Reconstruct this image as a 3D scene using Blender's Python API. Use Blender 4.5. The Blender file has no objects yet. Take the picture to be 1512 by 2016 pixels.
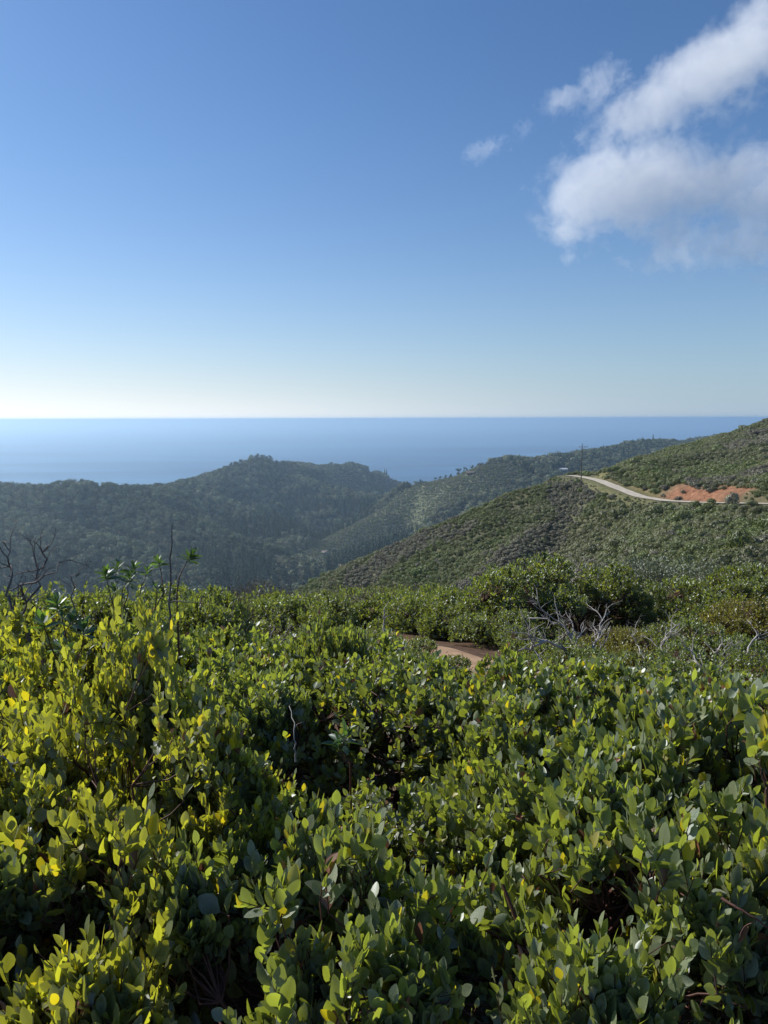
import bpy, math, random
import numpy as np
from mathutils import Vector, Matrix, Euler
R_ = math.radians
S = bpy.context.scene
COL = S.collection

# ------------------------------------------------------------------ camera
F = 1456.0                      # focal length in photo pixels (1512 x 2016)
PITCH = math.atan(184 / F)
ROLL = R_(-0.16)
cam_d = bpy.data.cameras.new('camera')
cam = bpy.data.objects.new('camera', cam_d); COL.objects.link(cam)
cam_d.sensor_fit = 'VERTICAL'; cam_d.sensor_height = 36; cam_d.lens = F / 2016 * 36
cam_d.clip_start = 0.05; cam_d.clip_end = 200000
CR = Euler((R_(90) - PITCH, 0, 0)).to_matrix() @ Euler((0, 0, ROLL)).to_matrix()
cam.rotation_euler = CR.to_euler()
S.camera = cam
def ray(px, py):
    d = CR @ Vector(((px - 756) / F, -(py - 1008) / F, -1))
    return d
def at(px, py, Y):
    d = ray(px, py); d = d * (Y / d.y)
    return (d.x, d.y, d.z)

# ------------------------------------------------------------------ light
SUN_AZ, SUN_EL = R_(-60), R_(37)          # left of the view direction, beyond the frame
sdir = Vector((math.sin(SUN_AZ) * math.cos(SUN_EL), math.cos(SUN_AZ) * math.cos(SUN_EL), math.sin(SUN_EL)))
SKYTINT = (.60, .84, 1.08)
PALE_A, PALE_B, PALE_C = (4.0, 5.1, 6.2), (8.6, 9.3, 9.8), (13.0, 12.6, 11.8)     # radiances of the low air, in the sky texture's unit
W = bpy.data.worlds.new('World'); S.world = W; W.use_nodes = True
nt = W.node_tree; bg = nt.nodes['Background']
sky = nt.nodes.new('ShaderNodeTexSky'); sky.sky_type = 'NISHITA'; sky.sun_disc = False
sky.sun_elevation = SUN_EL; sky.sun_rotation = SUN_AZ
sky.altitude = 300; sky.air_density = 1.0; sky.dust_density = 0.6; sky.ozone_density = 2.2
bg.inputs[1].default_value = 0.088
def wn(t, **k):
    n = nt.nodes.new('ShaderNode' + t)
    for a, v in k.items(): setattr(n, a, v)
    return n
def wm(op, a, b=None, c=None):
    n = wn('Math', operation=op)
    for i, v in enumerate((a, b, c)):
        if v is None: continue
        if isinstance(v, (int, float)): n.inputs[i].default_value = v
        else: nt.links.new(v, n.inputs[i])
    return n.outputs[0]
# sea air: the band of pale moist air low over the ocean, whitest below the sun
tcw = wn('TexCoord'); sx = wn('SeparateXYZ'); nt.links.new(tcw.outputs['Generated'], sx.inputs[0])
el = wm('MAXIMUM', sx.outputs['Z'], 0.0)
band = wm('POWER', 2.718, wm('MULTIPLY', el, -9.0)); band2 = wm('POWER', 2.718, wm('MULTIPLY', el, -30.0))
dt = wn('VectorMath', operation='DOT_PRODUCT'); nt.links.new(tcw.outputs['Generated'], dt.inputs[0]); dt.inputs[1].default_value = (math.sin(SUN_AZ), math.cos(SUN_AZ), 0.0)
az = wm('POWER', wm('MAXIMUM', dt.outputs['Value'], 0.0), 1.8)
def wmix(f, a, b, blend='MIX'):
    m = wn('Mix', data_type='RGBA', blend_type=blend)
    for sk, v in ((m.inputs[0], f), (m.inputs[6], a), (m.inputs[7], b)):
        if isinstance(v, (int, float)): sk.default_value = v
        elif isinstance(v, tuple): sk.default_value = (*v, 1)
        else: nt.links.new(v, sk)
    return m.outputs[2]
tint = wmix(1.0, sky.outputs[0], SKYTINT, 'MULTIPLY')
pale = wmix(az, PALE_A, PALE_B)
c1 = wmix(wm('MULTIPLY', band, .97), tint, pale)
c2 = wmix(wm('MULTIPLY', wm('MULTIPLY', band2, az), .9), c1, PALE_C)
nt.links.new(c2, bg.inputs[0])
sl = bpy.data.lights.new('sun', 'SUN'); sl.energy = 4.8; sl.angle = R_(0.53); sl.color = (1, .95, .87)
so = bpy.data.objects.new('sun', sl); COL.objects.link(so)
so.rotation_euler = sdir.to_track_quat('Z', 'Y').to_euler()
S.view_settings.view_transform = 'Standard'; S.view_settings.look = 'None'
S.view_settings.exposure = 0.3; S.view_settings.gamma = 1
cy = S.cycles
cy.max_bounces = 6; cy.diffuse_bounces = 3; cy.glossy_bounces = 2; cy.transmission_bounces = 3
cy.volume_bounces = 3; cy.transparent_max_bounces = 6
cy.use_denoising = True
cy.volume_max_steps = 256

SEA = -320.0
rng = np.random.default_rng(7)

# ------------------------------------------------------------------ helpers
def tag(o, label=None, cat=None, group=None, kind=None):
    if label: o['label'] = label
    if cat: o['category'] = cat
    if group: o['group'] = group
    if kind: o['kind'] = kind
    return o
def link(name, me, parent=None):
    o = bpy.data.objects.new(name, me); COL.objects.link(o)
    if parent: o.parent = parent
    return o
def empty(name, loc, rz=0.0, sc=(1, 1, 1)):
    o = bpy.data.objects.new(name, None); COL.objects.link(o)
    o.location = loc; o.rotation_euler = (0, 0, rz); o.scale = sc; o.empty_display_size = .1
    return o
def mesh(name, V, Q, mat=None, attrs=None, smooth=False):
    """V (n,3), Q (m,4) quads with -1 as 4th index for triangles not allowed: use separate arrays"""
    me = bpy.data.meshes.new(name)
    V = np.asarray(V, dtype=np.float32); Q = np.asarray(Q, dtype=np.int32)
    k = Q.shape[1]
    me.vertices.add(len(V)); me.vertices.foreach_set('co', V.ravel())
    me.loops.add(Q.size); me.loops.foreach_set('vertex_index', Q.ravel())
    me.polygons.add(len(Q)); me.polygons.foreach_set('loop_start', np.arange(0, Q.size, k, dtype=np.int32))
    me.polygons.foreach_set('loop_total', np.full(len(Q), k, dtype=np.int32))
    me.update(calc_edges=True)
    if smooth: me.polygons.foreach_set('use_smooth', np.ones(len(Q), dtype=bool))
    for n, a in (attrs or {}).items():
        at_ = me.attributes.new(n, 'FLOAT', 'POINT'); at_.data.foreach_set('value', np.asarray(a, dtype=np.float32))
    if mat: me.materials.append(mat)
    return me

def hash2(ix, iy, s):
    n = (ix * 374761393 + iy * 668265263 + s * 2147483647) & 0xffffffff
    n = ((n ^ (n >> 13)) * 1274126177) & 0xffffffff
    return ((n ^ (n >> 16)) & 0xffffff) / float(0xffffff)
def vnoise(x, y, s=0):
    x = np.asarray(x, dtype=np.float64); y = np.asarray(y, dtype=np.float64)
    ix = np.floor(x).astype(np.int64); iy = np.floor(y).astype(np.int64)
    fx = x - ix; fy = y - iy
    fx = fx * fx * (3 - 2 * fx); fy = fy * fy * (3 - 2 * fy)
    a = hash2(ix, iy, s); b = hash2(ix + 1, iy, s); c = hash2(ix, iy + 1, s); d = hash2(ix + 1, iy + 1, s)
    return (a * (1 - fx) + b * fx) * (1 - fy) + (c * (1 - fx) + d * fx) * fy
def fbm(x, y, s=0, o=4):
    t = 0; a = .5; n = 0
    for k in range(o):
        t = t + a * vnoise(x * 2 ** k + 17.3 * k, y * 2 ** k - 9.1 * k, s + k); n += a; a *= .5
    return t / n
def sstep(a, b, x):
    t = np.clip((x - a) / (b - a), 0, 1); return t * t * (3 - 2 * t)

# ------------------------------------------------------------------ terrain function
def P(*a): return np.array([at(*q) for q in a])
RIDGES = [  # polyline, slope, crest roundness
 (P((-700, 930, 900), (-300, 950, 1050), (0, 962, 1200), (150, 960, 1190), (290, 966, 1230), (330, 960, 1350), (400, 945, 1550), (460, 925, 1720), (510, 908, 1800),
    (560, 918, 1900), (620, 915, 2100), (690, 915, 2300), (740, 932, 2350), (822, 962, 2400), (870, 1000, 2500)), .50, 25),
 (P((-250, 960, 1100), (-50, 1000, 1080), (100, 1040, 1000), (260, 1085, 930), (430, 1145, 860)), .5, 20),
 (P((200, 972, 1190), (330, 1012, 1120), (450, 1060, 1060), (600, 1118, 980)), .5, 16),
 (P((360, 962, 1450), (450, 995, 1380), (560, 1040, 1310), (625, 1085, 1220)), .5, 20),
 (P((520, 925, 1800), (640, 960, 1720), (740, 985, 1640), (800, 1005, 1550)), .5, 25),
 (P((1900, 800, 2100), (1345, 872, 1950), (1290, 872, 1800), (1200, 888, 1650), (1120, 905, 1500), (1050, 908, 1380), (1000, 906, 1330), (960, 915, 1310),
    (900, 938, 1370), (830, 954, 1420), (760, 1003, 1380), (690, 1042, 1340), (615, 1080, 1290)), .38, 18),
 (P((1000, 940, 1300), (860, 1040, 1150), (760, 1085, 1060), (690, 1112, 1000)), .55, 14),
 (P((1120, 925, 1400), (1020, 985, 1180), (950, 1010, 1080)), .5, 14),
]
CREST = P((3600, 800, 150), (2300, 800, 240), (1800, 810, 265), (1512, 838, 285), (1400, 862, 290), (1310, 884, 292), (1250, 908, 280), (1205, 928, 266), (1180, 938, 256))[::-1]
NEARR = [
 (P((1240, 930, 245), (1150, 946, 229), (1080, 962, 231), (1000, 986, 235), (850, 1042, 245), (700, 1115, 255), (600, 1168, 260), (450, 1260, 268), (300, 1390, 275)), .55, 6),
 (P((1172, 958, 218), (1100, 1015, 210), (1000, 1092, 198), (920, 1165, 188), (830, 1260, 176)), .5, 5),
]
ROADPX = [(1120, 936, 262), (1146, 939, 246), (1166, 943, 234), (1182, 947, 222), (1205, 956, 209), (1232, 967, 199), (1262, 978, 190), (1310, 985.5, 181), (1370, 989, 172), (1440, 990.5, 162), (1512, 992, 153),
          (1620, 996, 140), (1800, 1010, 122), (2200, 1040, 95)]
ROAD = P(*ROADPX)
def offset_pl(pl, off, dz):
    t = np.gradient(pl[:, :2], axis=0); t /= np.linalg.norm(t, axis=1, keepdims=True)
    o = pl.copy(); o[:, 0] += -t[:, 1] * off; o[:, 1] += t[:, 0] * off; o[:, 2] += dz; return o
BANKTOP = offset_pl(ROAD[3:], 11, 3.2)

def plsoft(x, y, pl):
    """the same with the crest height blended between segments, so that no step runs down the slope"""
    ds, zs = [], []
    for i in range(len(pl) - 1):
        a, b = pl[i], pl[i + 1]; dx, dy = b[0] - a[0], b[1] - a[1]
        t = np.clip(((x - a[0]) * dx + (y - a[1]) * dy) / (dx * dx + dy * dy), 0, 1)
        ds.append((x - a[0] - t * dx) ** 2 + (y - a[1] - t * dy) ** 2); zs.append(a[2] + t * (b[2] - a[2]))
    ds = np.array(ds); zs = np.array(zs); m = ds.min(0); w = ((m + 4) / (ds + 4)) ** 4
    return np.sqrt(m), (w * zs).sum(0) / w.sum(0), None
def pldist(x, y, pl):
    """distance to polyline, z at nearest point, side"""
    bd = np.full(x.shape, 1e18); bz = np.zeros(x.shape); sd = np.zeros(x.shape)
    for i in range(len(pl) - 1):
        a, b = pl[i], pl[i + 1]
        dx, dy = b[0] - a[0], b[1] - a[1]; L2 = dx * dx + dy * dy
        t = np.clip(((x - a[0]) * dx + (y - a[1]) * dy) / L2, 0, 1)
        ex = x - a[0] - t * dx; ey = y - a[1] - t * dy
        d = ex * ex + ey * ey
        m = d < bd
        bd = np.where(m, d, bd); bz = np.where(m, a[2] + t * (b[2] - a[2]), bz)
        sd = np.where(m, np.sign(dx * ey - dy * ex), sd)
    return np.sqrt(bd), bz, sd
def smax(a, b, k):
    h = np.clip(.5 + .5 * (a - b) / k, 0, 1)
    return b * (1 - h) + a * h + k * h * (1 - h)
HOMEY = np.array([-400, -40, -10, 0, 3.5, 7, 10, 20, 40, 70, 110, 300, 700, 6000], float)
HOMEZ = np.array([-30, -2.2, -1.5, -1.62, -1.95, -2.38, -2.95, -5.6, -13, -24, -46, -170, -420, -900], float)
def H(x, y, detail=True):
    x = np.asarray(x, float); y = np.asarray(y, float)
    r = np.hypot(x, y)
    # far valley floor
    base = -222 - .045 * (np.maximum(y, 300) - 700) - 0.02 * np.maximum(0, -x - 600)
    base = np.maximum(base, -326.) - .3 * np.maximum(0, r - 2700)
    g = fbm(x / 210, y / 210, 3, 4) - .5
    g2 = 1 - np.abs(2 * fbm(x / 150 + 5, y / 150, 11, 3) - 1) * 2
    z = base; dm = np.full(x.shape, 1e9)
    for pl, s, w in RIDGES:
        d, zc, sd = plsoft(x, y, pl); dm = np.minimum(dm, d)
        d2 = d * (1 + (.12 if s == .38 else .55) * g2 * sstep(20, 120, d))
        z = smax(z, zc - s * (np.sqrt(d2 * d2 + w * w) - w), 5)
    if detail: z = z + (g * 34 + (np.abs(fbm(x / 85 + 3, y / 85, 77, 3) - .5) - .12) * 60) * (.15 + .85 * sstep(15, 100, dm)) * (1 - .6 * sstep(1900, 2200, y)) * sstep(500, 900, r) * (1 - sstep(2500, 2900, r)) * (1 - .0 * r)
    # nearer ridges
    gn = fbm(x / 26, y / 26, 21, 3) - .5
    zn = np.full(x.shape, -400.)
    for pl, s, w in NEARR:
        d, zc, sd = plsoft(x, y, pl)
        zz = zc - s * (np.sqrt(d * d + w * w) - w)
        zn = smax(zn, zz, 3)
    # hill above the road: a slope ruled from the top of the cut bank up to the crest
    aa = np.where(y > 20, x / np.maximum(y, 20), 9.0); rad = y
    ca = CREST[:, 0] / CREST[:, 1]; BT = np.vstack([[78, 252, -19.9], BANKTOP]); ba = BT[:, 0] / BT[:, 1]
    rb = np.interp(aa, ba, BT[:, 1]); zb = np.interp(aa, ba, BT[:, 2]); rc = np.interp(aa, ca, CREST[:, 1]); zc = np.interp(aa, ca, CREST[:, 2])
    t = np.clip((rad - rb) / np.maximum(rc - rb, 8), 0, 1); back = np.maximum(0, rad - rc)
    zF = zb + (zc - zb) * (t + .12 * np.sin(math.pi * t)) - .35 * np.maximum(0, rb - rad) - .45 * back * back / (back + 12) - .6 * np.maximum(0, .318 - aa) * rad
    zn = smax(zn, np.where((y > 20) & (aa < 4), zF, -400.), 2)
    dR, zR, sR = pldist(x, y, ROAD)
    zn = smax(zn, zR - .5 - (.40 + .16 * (sR < 0) * sstep(150, 200, y)) * np.maximum(0, dR - 3) - .5 * np.maximum(0, 58 - x), 2)
    zn = zn + gn * 6.5 * sstep(6, 25, dR) * sstep(60, 100, r)
    z = smax(z, zn, 3)
    # the hill under the camera
    zh = np.interp(y, HOMEY, HOMEZ) - .035 * np.abs(x) - .004 * np.minimum(np.abs(x), 60) ** 2 * (x < 0) - .0009 * np.minimum(np.abs(x), 200) ** 2 * (x > 0)
    zh = np.where(y > -40, zh, zh)
    zh = zh + (fbm(x / 2.2, y / 2.2, 31, 3) - .5) * .22
    z = smax(z, zh, 1.0) if True else z
    # road bench and cut bank on the uphill side
    up = (sR > 0)
    cut = sstep(2.7, 5.2, dR)
    fill = sstep(2.7, 8, dR)
    bank = 1.6 * sstep(2, 12, ROADBANK(x)) * up * sstep(2.7, 5.0, dR) * (1 - sstep(6, 22, dR)) * (.5 + fbm(x / 5, y / 5, 91, 3))
    zz = z + bank
    m = np.where(up, cut, fill)
    near = dR < 60
    z = np.where(near, (zR - .05) * (1 - m) + zz * m, z)
    return z
def ROADBANK(x): return x - 60.0
def h1(x, y): return float(H(np.array([x]), np.array([y]))[0])
def ground_hit(px, py, y0=60, y1=4000, n=1600):
    """where the sight line through a photo pixel meets the terrain"""
    d = ray(px, py); ys = np.geomspace(y0, y1, n)
    X = d.x / d.y * ys; Z = d.z / d.y * ys
    hh = H(X, ys); k = np.nonzero(hh >= Z)[0]
    if len(k) == 0: return None
    k = k[0]; return (X[k], ys[k], hh[k])

# ------------------------------------------------------------------ materials
class NB:
    def __init__(s, name):
        s.m = bpy.data.materials.new(name); s.m.use_nodes = True; s.t = s.m.node_tree; s.t.nodes.clear()
        s.out = s.n('OutputMaterial')
    def n(s, typ, **kw):
        nd = s.t.nodes.new('ShaderNode' + typ)
        for k, v in kw.items():
            if isinstance(k, str) and hasattr(nd, k) and not k.startswith('i_'): setattr(nd, k, v)
        return nd
    def l(s, a, b): s.t.links.new(a, b)
    def attr(s, name):
        a = s.n('Attribute'); a.attribute_name = name; return a.outputs['Fac']
    def math(s, op, a, b=None, c=None, clamp=False):
        m = s.n('Math', operation=op); m.use_clamp = clamp
        for i, v in enumerate((a, b, c)):
            if v is None: continue
            if isinstance(v, (int, float)): m.inputs[i].default_value = v
            else: s.l(v, m.inputs[i])
        return m.outputs[0]
    def mix(s, f, a, b, blend='MIX'):
        m = s.n('Mix', data_type='RGBA', blend_type=blend)
        for sock, v in ((m.inputs[0], f), (m.inputs[6], a), (m.inputs[7], b)):
            if isinstance(v, (int, float)): sock.default_value = v
            elif isinstance(v, tuple): sock.default_value = (*v, 1) if len(v) == 3 else v
            else: s.l(v, sock)
        return m.outputs[2]
    def noise(s, scale, detail=4, rough=.55, vec=None, dist=0):
        n = s.n('TexNoise'); n.inputs['Scale'].default_value = scale; n.inputs['Detail'].default_value = detail
        n.inputs['Roughness'].default_value = rough; n.inputs['Distortion'].default_value = dist
        if vec is not None: s.l(vec, n.inputs['Vector'])
        return n.outputs[0]
    def ramp(s, f, stops):
        r = s.n('ValToRGB'); e = r.color_ramp.elements
        while len(e) < len(stops): e.new(.5)
        for i, (p, c) in enumerate(stops):
            e[i].position = p; e[i].color = (*c, 1) if len(c) == 3 else c
        s.l(f, r.inputs[0]); return r.outputs[0]
    def pos(s): return s.n('NewGeometry').outputs['Position']
    def objrand(s): return s.n('ObjectInfo').outputs['Random']

def leaf_mat(name, dark, light, trans, tmix=.4, gloss=.06, rough=.45, yellow=None, yel_amt=0.0, dry=None, patch=None, rim=False, mott=False, vr=.6):
    b = NB(name)
    r = b.attr('rnd'); orr = b.objrand()
    c = b.mix(r, dark, light)
    if patch:
        nz = b.noise(patch[0], 3, .6, b.pos()); f = b.ramp(nz, [(.40, (0, 0, 0)), (.62, (1, 1, 1))])
        c = b.mix(b.math('MULTIPLY', f, patch[2]), c, patch[1])
    v = b.math('MULTIPLY_ADD', orr, vr, 1 - vr / 2)
    hsv = b.n('HueSaturation'); b.l(c, hsv.inputs['Color']); b.l(v, hsv.inputs['Value'])
    b.l(b.math('MULTIPLY_ADD', orr, .035, .482), hsv.inputs['Hue'])
    c = hsv.outputs[0]
    t = b.mix(r, tuple(q * .7 for q in trans), trans)
    if mott:
        mn = b.noise(230, 4, .65, b.n('TexCoord').outputs['Object']); c = b.mix(b.ramp(mn, [(.45, (0, 0, 0)), (.72, (.7, .7, .7))]), c, tuple(min(1, q * 1.5 + .03) for q in light))
    if rim:
        e = b.attr('rim'); c = b.mix(b.math('MULTIPLY', e, .22), c, tuple(min(1, q * 1.7) for q in light))
        t = b.mix(b.math('MULTIPLY', e, .4), t, tuple(min(1, q * 1.4) for q in trans))
    if yellow:
        f = b.math('GREATER_THAN', b.attr('rnd2'), 1 - yel_amt)
        c = b.mix(b.math('MULTIPLY', f, .8), c, yellow); t = b.mix(f, t, tuple(q * 1.3 for q in yellow))
    if dry:
        f = b.math('LESS_THAN', b.attr('rnd2'), dry[1])
        c = b.mix(f, c, dry[0]); t = b.mix(f, t, dry[0])
    d = b.n('BsdfDiffuse'); b.l(c, d.inputs[0])
    tr = b.n('BsdfTranslucent'); b.l(t, tr.inputs[0])
    mx = b.n('MixShader'); b.l(b.math('MULTIPLY_ADD', b.attr('rnd2'), tmix * 1.1, tmix * .45), mx.inputs[0]); b.l(d.outputs[0], mx.inputs[1]); b.l(tr.outputs[0], mx.inputs[2])
    last = mx.outputs[0]
    if gloss:
        g = b.n('BsdfGlossy'); g.inputs['Roughness'].default_value = rough; g.inputs[0].default_value = (.9, .95, 1, 1)
        m2 = b.n('MixShader'); m2.inputs[0].default_value = gloss; b.l(last, m2.inputs[1]); b.l(g.outputs[0], m2.inputs[2]); last = m2.outputs[0]
    b.l(last, b.out.inputs[0]); return b.m
def simple_mat(name, c1, c2, scale, rough=.85, bump=0, detail=5, stretch=None, spec=.3):
    b = NB(name); p = b.n('BsdfPrincipled'); p.inputs['Roughness'].default_value = rough
    p.inputs['Specular IOR Level'].default_value = spec
    tc = b.n('TexCoord').outputs['Object']
    if stretch:
        mp = b.n('Mapping'); mp.inputs['Scale'].default_value = stretch; b.l(tc, mp.inputs[0]); tc = mp.outputs[0]
    nz = b.noise(scale, detail, .6, tc)
    f = b.ramp(nz, [(.32, (0, 0, 0)), (.68, (1, 1, 1))])
    b.l(b.mix(f, c1, c2), p.inputs['Base Color'])
    if bump:
        bp = b.n('Bump'); bp.inputs['Strength'].default_value = .8; bp.inputs['Distance'].default_value = bump
        b.l(nz, bp.inputs['Height']); b.l(bp.outputs[0], p.inputs['Normal'])
    b.l(p.outputs[0], b.out.inputs[0]); return b.m

M = {}
M['manz'] = leaf_mat('manzanita_leaf', (.058, .084, .036), (.175, .200, .105), (.42, .50, .040), .40, .08, .48, yellow=(.50, .42, .012), yel_amt=.028, dry=((.20, .08, .04), .014), rim=True, mott=True)
M['manzy'] = leaf_mat('backlit_manzanita_leaf', (.070, .090, .036), (.18, .19, .085), (.56, .58, .030), .46, .08, .48, yellow=(.55, .46, .012), yel_amt=.05, dry=((.20, .08, .04), .014), rim=True, mott=True)  # yellower copy for the left shrubs: backlit glow put into the leaf colour
M['manz_mid'] = leaf_mat('shrub_leaf', (.055, .082, .030), (.175, .205, .080), (.40, .48, .04), .38, .08, .48, yellow=(.35, .33, .03), yel_amt=.03)
M['grey'] = leaf_mat('grey_leaf', (.085, .098, .060), (.17, .18, .12), (.20, .23, .08), .25, .05, .62)
M['yell'] = leaf_mat('yellow_leaf', (.11, .12, .022), (.24, .22, .04), (.42, .40, .03), .4, .06, .45)
M['dry'] = leaf_mat('dry_brush', (.075, .062, .042), (.13, .11, .075), (.14, .12, .07), .3, .03, .5)
M['toyon'] = leaf_mat('toyon_leaf', (.030, .058, .024), (.06, .10, .035), (.16, .30, .03), .35, .08, .45)
M['chap'] = leaf_mat('chaparral_leaf', (.075, .098, .036), (.205, .228, .088), (.26, .31, .06), .3, .03, .5, patch=(.035, (.22, .205, .135), .7))
M['tree'] = leaf_mat('tree_leaf', (.035, .055, .028), (.200, .225, .120), (.12, .15, .05), .10, .02, .5, vr=1.2, patch=(.011, (.25, .245, .15), .75))
M['conif'] = leaf_mat('conifer_leaf', (.022, .042, .026), (.105, .140, .075), (.08, .11, .04), .15, .02, .5, vr=.9)
M['bark'] = simple_mat('manzanita_bark', (.055, .022, .016), (.13, .06, .045), 60, .6, .002, stretch=(1, 1, .2))
M['bark2'] = simple_mat('trunk_bark', (.06, .045, .035), (.13, .105, .08), 12, .9, .01, stretch=(1, 1, .2))
M['dead'] = simple_mat('weathered_wood', (.16, .145, .135), (.50, .47, .44), 14, .8, .003, stretch=(1, 1, .3))
M['deadk'] = simple_mat('dark_dead_wood', (.060, .052, .050), (.17, .15, .145), 25, .8, .002, stretch=(1, 1, .3))

# ------------------------------------------------------------------ leaves, tubes
def frames(dirs, ups):
    d = dirs / np.linalg.norm(dirs, axis=1, keepdims=True)
    s = np.cross(d, ups); n = np.linalg.norm(s, axis=1, keepdims=True); n[n < 1e-6] = 1; s = s / n
    u = np.cross(s, d)
    return s, d, u
T_HI_R = [(0, .05), (.12, .32), (.32, .92), (.55, 1.0), (.78, .72), (.93, .32), (1.0, .0)]
def leaf_template(rows, width=.30, fold=.22, curl=.10, cols=3):
    V = []; rim = []
    for (t, w) in rows:
        for c in ((-1, 0, 1) if cols == 3 else (-1, 1)):
            V.append((c * w * width, t, (abs(c) * w * fold * width * 1.6) - curl * t * t + .0)); rim.append(abs(c) if 0 < t < 1 else 0)
    Q = []
    for i in range(len(rows) - 1):
        for c in range(cols - 1):
            a = i * cols + c; Q.append((a, a + 1, a + cols + 1, a + cols))
    return np.array(V, float), np.array(Q), np.array(rim, float)
LEAF_HI = leaf_template(T_HI_R)
LEAF_MID = leaf_template([(0, .15), (.45, 1.0), (1.0, .0)], .26, .3, .08)
LEAF_LO = leaf_template([(0, .35), (.5, 1.0), (1.0, .25)], .30, 0, .05, 2)
LEAF_LONG = leaf_template([(0, .08), (.15, .45), (.3, .8), (.33, .70), (.5, 1.0), (.53, .86), (.68, .88), (.71, .72), (.85, .5), (1, 0)], .17, .35, .12)
def leaves_mesh(name, pos, dirs, ups, size, tmpl, mat, seed=0, smooth=True, r2=None):
    TV, TQ, TR = tmpl; n = len(pos); k = len(TV)
    s, d, u = frames(dirs, ups)
    g = np.random.default_rng(seed)
    wj = g.uniform(.8, 1.2, (n, 1, 1))
    V = pos[:, None, :] + size[:, None, None] * (TV[None, :, 0:1] * wj * s[:, None, :] + TV[None, :, 1:2] * d[:, None, :] + TV[None, :, 2:3] * u[:, None, :] * g.uniform(-.4, 1.7, (n, 1, 1)))
    Q = TQ[None] + (np.arange(n) * k)[:, None, None]
    rnd = np.repeat(g.random(n), k); rnd2 = np.repeat(g.random(n), k)
    return mesh(name, V.reshape(-1, 3), Q.reshape(-1, 4), mat, {'rnd': rnd, 'rnd2': rnd2, 'rim': np.tile(TR, n)}, smooth)
class Tubes:
    def __init__(s, sides=5): s.V = []; s.Q = []; s.n = 0; s.sides = sides
    def add(s, pts, rad):
        pts = np.asarray(pts, float); k = s.sides; m = len(pts)
        tg = np.gradient(pts, axis=0); tg /= np.linalg.norm(tg, axis=1, keepdims=True) + 1e-9
        ref = np.array([.3, .9, .31]) if abs(tg[0][2]) > .8 else np.array([0, 0, 1.])
        a = np.cross(tg, ref); a /= np.linalg.norm(a, axis=1, keepdims=True) + 1e-9; b = np.cross(tg, a)
        th = np.arange(k) * 2 * math.pi / k
        rad = np.asarray(rad, float)
        if rad.ndim == 0: rad = np.full(m, float(rad))
        ring = pts[:, None, :] + rad[:, None, None] * (np.cos(th)[None, :, None] * a[:, None, :] + np.sin(th)[None, :, None] * b[:, None, :])
        s.V.append(ring.reshape(-1, 3))
        i = np.arange(m - 1)[:, None]; j = np.arange(k)[None]; j2 = (j + 1) % k
        q = np.stack([i * k + j, i * k + j2, (i + 1) * k + j2, (i + 1) * k + j], -1).reshape(-1, 4) + s.n
        s.Q.append(q); s.n += m * k
    def mesh(s, name, mat): return mesh(name, np.concatenate(s.V), np.concatenate(s.Q), mat, None, True)
def bez(a, b, bend, n, g):
    a = np.asarray(a, float); b = np.asarray(b, float); t = np.linspace(0, 1, n)[:, None]
    L = np.linalg.norm(b - a); off = g.normal(0, 1, 3) * bend * L
    p = a + (b - a) * t + off * (4 * t * (1 - t))
    p[1:-1] += g.normal(0, .12 * bend * L, (n - 2, 3))
    return p

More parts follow.
